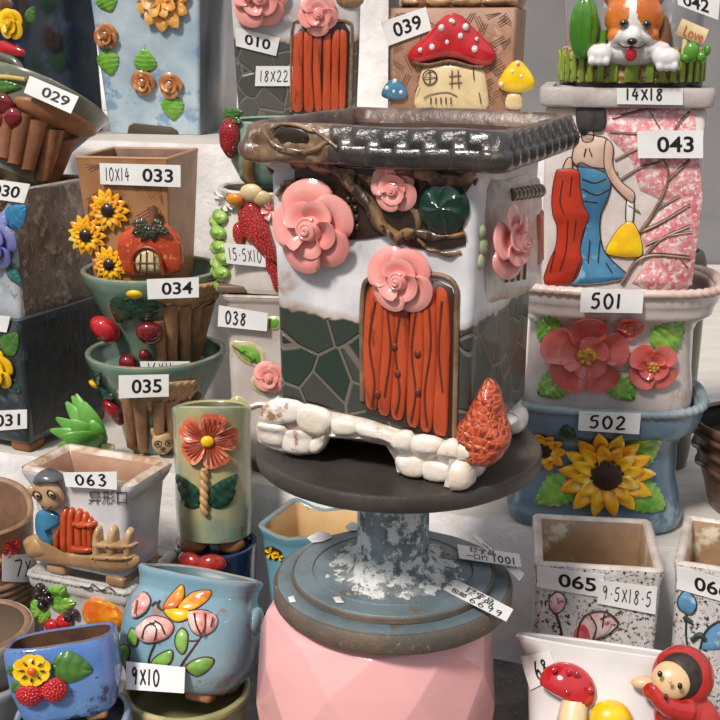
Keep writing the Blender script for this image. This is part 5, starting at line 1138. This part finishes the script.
cx, cy, k = at(f, 238, 199); pf.part('fish_head', ell((cx, cy, .006), (8*k, 7*k, 5*k), 16, 10), mat('#e0962f', '#d07a1c', 60, .2, coat=.5), f, 'orange fish head')
for x, y, r_ in [(252, 193, 12), (262, 198, 10)]: cx, cy, k = at(f, x, y); pf.part('pebble', ell((cx, cy, .002), (r_*k, r_*.8*k, 5*k), 16, 10), CREAM, f)
cx, cy, k = at(f, 228, 199); pf.part('fluted_shell', flower(cx, cy, 12*k, 9, .001, 0, .4, 0, .2, 1.2, .2), WHT, f); cx, cy, k = at(f, 272, 210); pf.part('pink_petal', flower(cx, cy, 10*k, 6, .001, 0, .4, 0, .2, 1.2, .2), ROSEP, f)
LIME = mat('#a3c768', '#86b048', 50, .25, .3, 150, c3='#cfe59a', s3=80, th=.62, coat=.4)
for i, (x, y) in enumerate([(214, 222), (222, 216), (210, 236), (220, 232), (212, 250), (222, 247), (217, 262), (226, 258), (214, 274), (224, 272), (220, 284)]):
    cx, cy, k = at(f, max(x+1, 207), y); b = B()
    pf.part('curled_leaf', [ell((cx, cy, .003), (8*k, 7*k, 6*k), 14, 10), ell((cx+2*k, cy+1*k, .0075), (3.5*k, 3*k, 2.5*k), 10, 8)], LIME, f)
label(pf, pf.face('flat', .057), [(224, 243), (265, 246), (266, 267), (227, 263)], [('15.5X10', 'hand', .5, .5, .82, .6)], w0=.001)
pf.part('foot', bev(box((-.052, -.036, .004), (.03, .03, .008)), .002), mat('#6b5a4c', r=.5))
pc = Pot('strawberry_cup', 'round green cup with strawberries and a brown arch, behind the left roof corner', -.082, 1.150, ZA+.2885, 0)
pc.body([(0, .062, .062), (.006, .074, .074), (.024, .092, .092), (.04, .096, .096), (.052, .094, .094), (.060, .093, .093), (.064, .092, .092)], 'round', mat('#8fa896', '#6f8f7c', 14, .25, .3, 50, c3='#a8a078', s3=30, th=.6, coat=.5), mat('#5a6a5e', r=.5), t=.005)
f = pc.face('front')
for x, y, r_ in [(234, 138, 12), (275, 162, 9)]:
    cx, cy, k = at(f, x, y); pc.part('strawberry', ell((cx, cy, .005), (r_*k, r_*1.7*k, r_*.8*k), 22, 16, taper=.25), BERRY, f)
for a, b_ in [((234, 116), (226, 128)), ((234, 116), (244, 122)), ((236, 114), (228, 110)), ((232, 118), (234, 132)), ((234, 114), (246, 112))]: leaf(pc, f, a, b_, 11, MGRN, .003, w0=.004)
pc.part('arch', tube([(q.x, q.y, .003) for q in f.px([(258, 190), (251, 175), (253, 155), (264, 144), (276, 142)])], .0055, 12, 5), mat('#a9855c', '#8a6642', 40, .35, .6, 120, coat=.3), f, 'brown arch')
pd = Pot('maroon_saucer', 'small maroon glazed saucer on the step, left of the turntable disk', -.098, 1.115, ZA+.0005, 0)
pd.body([(0, .028, .028), (.004, .034, .034), (.012, .044, .044), (.014, .043, .043)], 'round', mat('#5c2a22', '#40201a', 30, .3, coat=.3), None, t=.003)
pe = Pot('cream_bowl', 'small cream footed bowl half hidden behind the turntable disk', .105, 1.040, ZA+.0005, 0)
pe.body([(0, .026, .026), (.004, .028, .028), (.009, .026, .026), (.016, .045, .045), (.03, .06, .06), (.034, .060, .060)], 'round', mat('#b5a690', '#94846e', 30, .4, coat=.2), None, t=.004)

# =================================================================== LOWER LEFT ON THE GROUND
# fruit planter with rope rim
WR = mat('#d0cdca', '#b8b4b0', 20, .3, .4, 70, coat=.3)
pw = Pot('fruit_planter', 'white rope-rimmed planter with berries and mango, under the planter with the boy', -.239, .984, .0005, 21)
pw.body([(0, .088, .074), (.004, .092, .078), (.08, .098, .084), (.086, .108, .092), (.096, .110, .094), (.0985, .108, .092)], 'rect', WR, mat('#8a8580', r=.5), t=.012, r=.006, dep=.006)
rope_rim(pw, mat('#bdb9b4', '#a09c98', 40, .4, .3, 100), n=84, rad=.0026, amp=.0014, z=.0965, in_=.001)
f = pw.face('front'); BLK = mat('#2a1f24', '#43353a', 200, .2, kind='voronoi', soft=.2, coat=.5)
for x, y in [(42, 586), (48, 590), (40, 594), (46, 598), (52, 597), (44, 604), (76, 612), (70, 616)]: cx, cy, k = at(f, x, y); pw.part('dark_berry', ell((cx, cy, .003), 5*k, 12, 8), BLK, f)
leaf(pw, f, (50, 602), (66, 586), 22, GRN, .004); leaf(pw, f, (50, 604), (76, 602), 20, GRN, .004); leaf(pw, f, (42, 600), (34, 618), 18, GRN, .004); leaf(pw, f, (48, 608), (40, 624), 12, GRN, .003)
for x, y, r_ in [(54, 624, 9), (66, 620, 9)]: cx, cy, k = at(f, x, y); pw.part('red_fruit', ell((cx, cy, .003), (r_*k, r_*.8*k, 6*k), 16, 10), RED, f)
pw.part('mango', puff(f.px([(84, 606), (92, 598), (104, 600), (118, 608), (125, 618), (120, 628), (104, 626), (88, 622)]), .010, 7), mat('#e89a20', '#d8481c', 26, .18, c3='#f0c030', s3=30, th=.56, coat=.6), f, 'red and yellow mango')
pw.part('drawn_line', stroke(pw.face('front', -.001), [(84, 584), (92, 586), (96, 582), (104, 588), (112, 585), (118, 590)], .0006, .004), INK, f)
# 063
W63 = mat('#dcd8d6', '#bdbdc0', 16, .22, .5, 50, c3='#9f8672', s3=26, th=.63, coat=.5)
p63 = Pot('boy_planter', 'flared white planter with a cartoon boy at an orange gate, stickered 063', -.2365, .968, .1005, 23)
p63.body([(.008, .080, .054), (.011, .086, .058), (.04, .092, .061), (.083, .104, .064), (.091, .114, .068), (.098, .119, .071), (.103, .119, .071)], 'rect', W63, mat('#b08a72', '#9a745c', 20, .35, coat=.3), t=.012, r=.008, rim=mat('#d9cbbb', '#a8805c', 60, .3, coat=.4), wob=.0012, wsc=25)
feet(p63, [(.032, -.022), (-.032, -.022), (.032, .022), (-.032, .022)], (.020, .016), mat('#b5906a', '#94704e', 40, .4, coat=.3), h=.010)
f = p63.face('front'); TAN = mat('#b8936a', '#9a7650', 40, .35, .3, 120, coat=.3)
p63.part('ledge', puff(f.px([(24, 540), (40, 534), (52, 548), (90, 552), (120, 554), (138, 556), (138, 566), (120, 571), (80, 566), (40, 560), (28, 553)]), .0075, 5, p=4), TAN, f, 'tan clay ground ledge')
GATE = mat('#c4522a', '#a83f1c', 50, .28, .4, 160, coat=.4)
for ol in [[(57, 530), (62, 526), (62, 552), (56, 552)], [(63, 507), (70, 506), (70, 555), (63, 554)], [(70, 506), (76, 508), (77, 556), (70, 555)], [(77, 507), (84, 509), (85, 554), (78, 554)], [(84, 510), (90, 513), (91, 553), (86, 554)], [(90, 514), (95, 520), (95, 550), (91, 552)]]: p63.part('gate_plank', puff(f.px(ol), .007, 4, sm=2, p=5), GATE, f)
for ol in [[(74, 519), (97, 520), (98, 526), (75, 525)], [(73, 543), (96, 545), (96, 551), (73, 549)]]: p63.part('gate_rail', puff(f.px(ol), .0095, 4, sm=2, p=4), GATE, f)
for ol in [[(96, 530), (99, 524), (103, 527), (102, 560), (96, 560)], [(110, 529), (114, 523), (119, 528), (116, 561), (110, 561)], [(127, 532), (130, 526), (135, 530), (133, 560), (127, 561)]]: p63.part('fence_post', puff(f.px(ol), .008, 4, sm=2, p=4), mat('#cfae84', '#a88458', 50, .35, coat=.3), f)
for ol in [[(94, 539), (138, 541), (138, 547), (94, 545)], [(94, 552), (136, 553), (136, 558), (94, 557)]]: p63.part('fence_rail', puff(f.px(ol), .0095, 4, sm=2, p=4), TAN, f)
p63.part('nail', mrg(*[ell((q.x, q.y, .0095), .0009, 8, 6) for q in f.px([(98, 542), (113, 543), (130, 544), (99, 555), (113, 555), (129, 556), (81, 522), (92, 523)])]), BLACK, f)
BOY = mat('#c9a680', '#b28f68', 30, .3, coat=.4)
b1 = p63.part('boy_clothes', [puff(f.px([(38, 512), (46, 509), (56, 512), (62, 520), (58, 526), (50, 524), (52, 534), (56, 544), (50, 548), (42, 540), (37, 528)]), .008, 6)], mat('#3f7fa3', '#2f6686', 30, .22, coat=.5), f, 'blue clothes')
cx, cy, k = at(f, 53, 491); hd = p63.part('boy_head', [ell((cx, cy, .006), (18*k, 18*k, 8*k), 28, 16)], BOY, f, 'round tan face'); cx2, cy2, k = at(f, 36, 489); sub(hd, 'ear', ell((cx2, cy2, .005), (5*k, 6*k, 4*k), 14, 10), BOY, f)
sub(hd, 'hair', puff(f.px([(39, 481), (39, 473), (48, 468), (58, 471), (65, 478), (55, 478), (47, 482)]), .0155, 5), mat('#4a4a4c', '#5f6064', 40, .25, coat=.4), f, 'dark grey hair')
for ex, ey in ((47, 490), (61, 489)):
    c = f.uv(ex, ey); sub(hd, 'eye', ell((c.x, c.y, .0118), (4.6*k, 4.6*k, 3*k), 14, 8), mat('#d9bf98', r=.2, coat=.5), f); sub(hd, 'eye_ring', tube([(a, b_, .0136) for a, b_ in circ(c, 4.6*k, 18)]+[(c.x+4.6*k, c.y, .0136)], .0008, 5, 1), LINE, f); sub(hd, 'pupil', ell((c.x+1.5*k, c.y, .0146), (1.8*k, 1.8*k, 1*k), 10, 6), BLACK, f)
sub(hd, 'smile', stroke(f, [(51, 501), (56, 505), (61, 501)], .0008, .0136), LINE, f)
p63.part('boy_legs', puff(f.px([(28, 548), (34, 536), (42, 538), (54, 550), (50, 556), (32, 556)]), .009, 5), TAN, f)
fl63 = p63.face('flat', .0385)
label(p63, fl63, [(64, 472), (118, 471), (118, 489), (67, 486)], [('063', 'bhand', .52, .52, .6, .66)], w0=.0012)
v_, f_, _ = printed('\u5f02\u5f62\u53e3', .0)
if v_:
    q = p63.face('front').px([(89, 491), (128, 490), (128, 505), (89, 504)]); vv = []
    for p_ in v_: a, b_ = p_[0]+.5, p_[1]+.5; z = q[3]*(1-a)*(1-b_)+q[2]*a*(1-b_)+q[1]*a*b_+q[0]*(1-a)*b_; vv.append((z.x, z.y, .0010))
    p63.part('inked_characters', (vv, f_), mat('#4a4744', r=.5), f, 'faint grey inked characters')
# basket pot
BSK = mat('#9a7a5f', '#7a5a44', 40, .5, .6, 120, coat=.1)
pb2 = Pot('coiled_basket_planter', 'brown coiled basket-like planter with a beaded band at the left edge, stickered 7 x', -.3565, .990, .0005, 0)
pb2.body([(0, .080, .080), (.004, .084, .084), (.09, .094, .094), (.135, .10, .10), (.142, .102, .102)], 'round', BSK, mat('#8a6850', '#6a4c38', 30, .5), t=.006, fn=lambda q: Vector((q.x, q.y, q.z+(max(0, q.y)/.05*.020 if q.z > .12 else 0))))
for i in range(13):
    zz = .006+i*.0066; r_ = pb2.wd(zz)[0]/2; pb2.part('coil', tube([(r_*math.cos(2*math.pi*j/72), r_*math.sin(2*math.pi*j/72), zz) for j in range(73)], .0034, 8, 1), BSK)
f = pb2.face('front'); BEAD = [RED, mat('#4a5a66', '#33404a', 60, .3, coat=.4), mat('#8a2a30', r=.2, coat=.5), mat('#5a6a48', r=.3, coat=.4), mat('#b59a5a', r=.3, coat=.4)]
rnd = random.Random(4)
for i in range(34):
    u = rnd.uniform(-.03, .045); v = rnd.uniform(.104, .118); pb2.part('bead', ell((u, v, .002), rnd.uniform(.0026, .0042), 10, 8), BEAD[rnd.randrange(5)], f)
cx, cy, k = at(f, 8, 545); pb2.part('red_flower', flower(cx, cy, 9*k, 5, .004, 0, .3, 0, .2, 1.3, .1), RED, f)
label(pb2, f, [(0, 552), (28, 553), (28, 581), (0, 579)], [('7X', 'hand', .6, .5, .6, .6)], w0=.005)
# round stained pots at the left edge
ST = mat('#b5aa9e', '#8f8a86', 14, .35, .5, 50, c3='#8a6848', s3=20, th=.58, coat=.3)
pr1 = Pot('stained_bowl', 'stained grey bowl at the left edge, lower of the two', -.318, .850, .0005, 0)
pr1.body([(0, .07, .07), (.006, .078, .078), (.045, .094, .094), (.059, .101, .101), (.065, .100, .100)], 'round', mat('#9a9894', '#82807e', 14, .35, .5, 50, coat=.3), None, t=.006, dep=.03)
pr2 = Pot('stained_bowl', 'white bowl with rusty brown stains at the left edge, upper of the two', -.320, .850, .0365, 0)
pr2.body([(0, .060, .060), (.004, .066, .066), (.028, .084, .084), (.050, .098, .098), (.066, .10, .10), (.070, .096, .096)], 'round', ST, mat('#6a5a4c', r=.5), t=.006, rim=mat('#7d5c40', '#a08468', 40, .4))
# blue raspberry planter and the one below
BLU = mat('#4f78b8', '#6a90c4', 16, .16, .5, 60, c3='#3a4a66', s3=30, th=.60, coat=.6)
pq = Pot('blue_planter', 'blue glazed planter under the raspberry planter at the bottom left', -.2175, .763, .0005, -8)
pq.body([(0, .074, .056), (.006, .080, .062), (.06, .084, .066), (.074, .088, .072), (.080, .086, .070)], 2.6, BLU, mat('#3a3f4a', r=.4), t=.005, dep=.012, rim=mat('#8fa0b0', '#5f6f80', 40, .25, coat=.5))
pr_ = Pot('raspberry_planter', 'blue glazed oval planter with a yellow flower, leaf and two raspberries', -.2175, .761, .0775, -10, ry=-5, rx=-16)
pr_.body([(.006, .064, .046), (.009, .070, .050), (.03, .082, .060), (.055, .084, .062), (.063, .082, .060)], 3.0, BLU, mat('#4a3428', '#6a4a38', 30, .4), t=.004, rim=mat('#6a5a50', '#4f78b8', 60, .3, coat=.4), wob=.001)
feet(pr_, [(.02, -.012), (-.02, -.012), (.02, .012), (-.02, .012)], (.016, .014), mat('#b58a6a', '#94704e', 40, .5), h=.008)
f = pr_.face('front')
leaf(pr_, f, (52, 664), (93, 670), 32, MGRN, .0035, veins=4, lab='large green leaf'); leaf(pr_, f, (20, 668), (8, 672), 12, MGRN, .003); leaf(pr_, f, (22, 680), (14, 692), 12, MGRN, .003)
for x, y in ((32, 693), (55, 689)):
    cx, cy, k = at(f, x, y); L = [ell((cx, cy, .003), (13*k, 13*k, 8*k), 18, 12)]; rnd = random.Random(x)
    for i in range(46): a = i*2.4; t = (i/46)**.5; L.append(ell((cx+11.5*k*t*math.cos(a), cy+11.5*k*t*math.sin(a), .003+8*k*max(.0, 1-t*t)**.5*.95), 2.1*k, 8, 6))
    pr_.part('raspberry', mrg(*L), RED, f)
cx, cy, k = at(f, 35, 668); o = pr_.part('flower', [flower(cx, cy, 17*k, 8, .004, .2, .25, 0, .05, 1.9, .15, .1), ell((cx, cy, .0045), (14*k, 14*k, 4*k), 20, 10)], YEL, f, 'yellow flower'); sub(o, 'flower_centre', ell((cx, cy, .0095), (4*k, 4*k, 2.5*k), 12, 8), mat('#d9541c', r=.25, coat=.4), f)
sub(o, 'petal_slit', mrg(*[ell((cx+9*k*math.cos(a), cy+9*k*math.sin(a), .0082), (2.6*k, .9*k, 1.4*k), 8, 6, Matrix.Rotation(a, 3, 'Z')) for a in [i*math.pi/4+.6 for i in range(8)]]), BLACK, f)
# vase and the pot below
VS = mat('#6f96a8', '#8aa6ae', 12, .2, .5, 60, c3='#94705e', s3=30, th=.61, coat=.6)
py = Pot('olive_planter', 'yellowish olive planter under the butterfly pot at the bottom', -.140, .822, .0005, 10)
py.body([(0, .08, .076), (.006, .086, .082), (.055, .098, .094), (.062, .104, .100), (.067, .102, .098)], 'round', mat('#a8a070', '#8a8a5c', 16, .25, .3, 60, c3='#c2b684', s3=30, th=.6, coat=.5), mat('#7a744f', r=.4), t=.005, dep=.014)
pv = Pot('butterfly_pot', 'rounded blue pot with a butterfly over pink blossoms, stickered 9 x 10', -.1435, .815, .0660, 14, rx=-24, ry=4)
pv.body([(.004, .066, .058), (.008, .086, .074), (.028, .108, .092), (.050, .112, .095), (.070, .106, .088), (.080, .094, .076), (.087, .095, .077), (.093, .100, .080), (.096, .099, .079)], 2.7, VS, mat('#4f6a74', r=.4), t=.005, wob=.0022, wsc=22, rim=mat('#8aa9b0', '#a08a74', 50, .25, coat=.5))
feet(pv, [(.022, -.018), (-.022, -.018), (.022, .018), (-.022, .018)], (.022, .018), mat('#b5825c', '#94603e', 40, .5), h=.009)
b = B().add(ell((.052, -.004, .066), (.006, .012, .012), 16, 12)); b.wob(.0008, 80); b.obj('ear_handle', VS, pv.root)
f = pv.face('front'); VPK = mat('#d97868', '#f0dcd6', 60, .22, c3='#c25048', s3=60, th=.6, coat=.5); LG2 = mat('#6a9a3c', '#8ab85a', 60, .22, c3='#d0dca0', s3=80, th=.66, coat=.5)
def rl(nm, ol, m, h=.004, lab=None, out=True):
    uv = f.px(ol); pv.part(nm, puff(uv, h, 6, sm=4), m, f, lab)
    if out: pv.part('carved_outline', tube([(q.x, q.y, .0006) for q in cat_closed(uv, 3)]+[(uv[0].x, uv[0].y, .0006)], .0007, 5, 1), LINE, f)
rl('wing', [(164, 609), (170, 596), (180, 586), (184, 586), (184, 598), (176, 608)], mat('#e8a424', '#d9662a', 60, .2, coat=.6), .004, 'orange and yellow wing'); rl('wing', [(178, 608), (190, 594), (204, 590), (212, 592), (206, 602), (192, 610)], mat('#e8b42a', '#d8602a', 50, .2, coat=.6), .004, 'yellow wing with an orange tip'); rl('wing', [(164, 610), (178, 608), (192, 612), (186, 620), (174, 621)], YEL, .0035)
rl('blossom', [(136, 632), (142, 622), (152, 616), (166, 618), (174, 626), (170, 636), (158, 642), (144, 642)], VPK, .007, 'pink and white blossom'); rl('blossom', [(188, 614), (196, 610), (208, 611), (218, 618), (214, 630), (202, 636), (192, 630)], VPK, .007, 'pink and white blossom'); rl('blossom', [(134, 618), (134, 604), (144, 592), (151, 600), (146, 612)], VPK, .006)
f_ = f
for q_ in [[[(146, 638), (150, 626), (158, 622)], [(158, 640), (160, 628), (154, 622)], [(168, 634), (164, 624), (158, 620)], [(196, 612), (198, 624), (202, 634)], [(206, 612), (206, 624), (203, 634)], [(213, 616), (211, 626)], [(140, 614), (143, 600)]]]:
    for s_ in q_: pv.part('petal_line', stroke(f, s_, .0006, .0066), LINE, f)
for s_ in [[(156, 642), (150, 656), (148, 672)], [(202, 636), (192, 650), (182, 664), (180, 672)], [(200, 640), (188, 640), (182, 630)], [(160, 608), (156, 602), (152, 606)], [(162, 610), (158, 606), (160, 600)]]: pv.part('flower_stem', stroke(f, s_, .0008), LINE, f)
rl('leaf', [(176, 646), (176, 636), (182, 628), (188, 634), (187, 648), (182, 654)], LG2, .003); rl('leaf', [(152, 662), (160, 654), (172, 650), (172, 660), (164, 668), (154, 668)], LG2, .003); rl('leaf', [(186, 668), (194, 660), (206, 657), (214, 660), (208, 670), (196, 676)], LG2, .003); rl('leaf', [(118, 650), (126, 644), (130, 654), (126, 668), (120, 664)], LG2, .003); rl('leaf', [(128, 640), (132, 628), (138, 634), (136, 646)], LG2, .003)
label(pv, pv.face('flat', .0475), [(127, 661), (186, 667), (185, 693), (127, 689)], [('9X10', 'bhand', .34, .5, .48, .6)], w0=.0015)
# flower cylinder and the navy pot under it
pg = Pot('navy_pot', 'glossy navy pot with two red fruits, under the tall flower pot', -.139, 1.022, .0005, 0)
pg.body([(0, .064, .064), (.006, .070, .070), (.08, .076, .076), (.099, .078, .078), (.102, .077, .077)], 'round', mat('#24365f', '#1c2a4a', 18, .15, .3, 60, c3='#3a5a9a', s3=22, th=.60, coat=.7), None, t=.005, dep=.006)
f = pg.face('front')
for x, y in ((192, 560), (212, 562)): cx, cy, k = at(f, x, y); pg.part('red_fruit', [ell((cx, cy, .004), (13*k, 10*k, 8*k), 18, 12)], mat('#b8382c', '#8f221c', 40, .2, coat=.5), f)
leaf(pg, f, (186, 556), (176, 548), 8, DGRN, .003)
TN = mat('#b5aa78', '#7a9080', 12, .2, .4, 50, c3='#8a6a3c', s3=30, th=.62, coat=.6)
pz = Pot('flower_cylinder', 'tall cylindrical yellow-green pot with one raised coral flower and two leaves', -.140, 1.019, .0995, 0, rx=-5)
pz.body([(.010, .060, .060), (.014, .072, .072), (.04, .074, .074), (.12, .073, .073), (.132, .076, .076), (.136, .075, .075)], 'round', TN, mat('#5a5a44', r=.4), t=.005, wob=.001, fn=lambda q: Vector((q.x, q.y, q.z+(.010*max(0, -q.y/.037)*(q.z/.136)**6))))
b = B()
for a in (-2.3, -.85, .75, 2.4): b = B().add(ell((.027*math.cos(a), .027*math.sin(a), .008), (.013, .0072, .009), 16, 10)); b.obj('foot', mat('#a8784f', '#8a5c38', 40, .4, .4, 100), pz.root)
f = pz.face('front'); CF = mat('#d97452', '#c4583a', 50, .25, .5, 200, c3='#e8a07c', s3=90, th=.56, coat=.4)
cx, cy, k = at(f, 208, 440); o = pz.part('flower', [petal(cx, cy, 1.3+2*math.pi*i/5, 3*k, 30*k, .66, .001, .005, .08, .12, .002, tipw=.1, flat=.45, tw=.06, notch=.06) for i in range(5)], CF, f, 'coral five-petalled flower')
L = []
for i in range(5):
    for j in (-.36, -.18, 0, .18, .36): a = 1.3+2*math.pi*i/5+j; L.append(tube([(cx+7*k*math.cos(a), cy+7*k*math.sin(a), .0040), (cx+17*k*math.cos(a), cy+17*k*math.sin(a), .0062), (cx+24*k*math.cos(a), cy+24*k*math.sin(a), .0062)], .0006, 5, 3))
sub(o, 'petal_groove', mrg(*L), mat('#9c3f28', r=.4), f); sub(o, 'flower_centre', ell((cx, cy, .0055), (6*k, 6*k, 4*k), 16, 10), YEL, f, 'yellow centre')
k = f.sz(205, 490); pz.part('twisted_stem', [tube([(q.x+1.6*k*math.sin(i*1.3+ph), q.y, .003+1.6*k*math.cos(i*1.3+ph)) for i, q in enumerate(f.px([(205, 468+j*3.4) for j in range(14)]))], 3.0*k, 8, 3) for ph in (0, 3.14)], mat('#c9a070', '#b08552', 40, .3, coat=.3), f, 'twisted tan stem')
leaf(pz, f, (200, 506), (177, 474), 26, DGRN, .004, lab='dark green leaf'); leaf(pz, f, (210, 506), (237, 474), 26, DGRN, .004, lab='dark green leaf')
# teal pot behind the pink pot
TE = mat('#6fa3b3', '#5a8c9c', 14, .2, .4, 50, c3='#8a7a60', s3=26, th=.66, coat=.6)
pt2 = Pot('teal_planter', 'teal wavy-rimmed planter with a tiny yellow flower, behind the turntable base', -.037, .978, .0005, 25)
pt2.body([(0, .062, .050), (.006, .070, .058), (.10, .084, .068), (.130, .090, .072), (.137, .094, .076), (.141, .095, .077)], 'rect', TE, mat('#c9a877', '#b58f5c', 14, .35, c3='#8a5a34', s3=20, th=.6, coat=.2), t=.006, r=.010, rim=mat('#8a6a4a', '#6a8a90', 40, .3, coat=.5), fn=lambda q: Vector((q.x, q.y, q.z+(.004*math.sin(q.x*90) if q.z > .11 else 0))))
f = pt2.face('front'); cx, cy, k = at(f, 272, 552); o = pt2.part('flower', [flower(cx, cy, 7*k, 5, .001, .3, .3, 0, .1, .8, .1), flower(cx+9*k, cy-2*k, 5*k, 4, .001, .3, .3, 0, .1, .8, .1)], YEL, f, 'tiny yellow flowers'); sub(o, 'dark_patch', [ell((cx+2*k, cy-1*k, .0), (11*k, 8*k, .0012), 16, 8)], mat('#2a241c', r=.4), f)

for a, g in ((p65, 'tall speckled planters'), (p66, 'tall speckled planters'), (p34, 'green glazed stump bowls'), (p35, 'green glazed stump bowls'), (pr1, 'stained bowls at the left edge'), (pr2, 'stained bowls at the left edge')): a.root['group'] = g
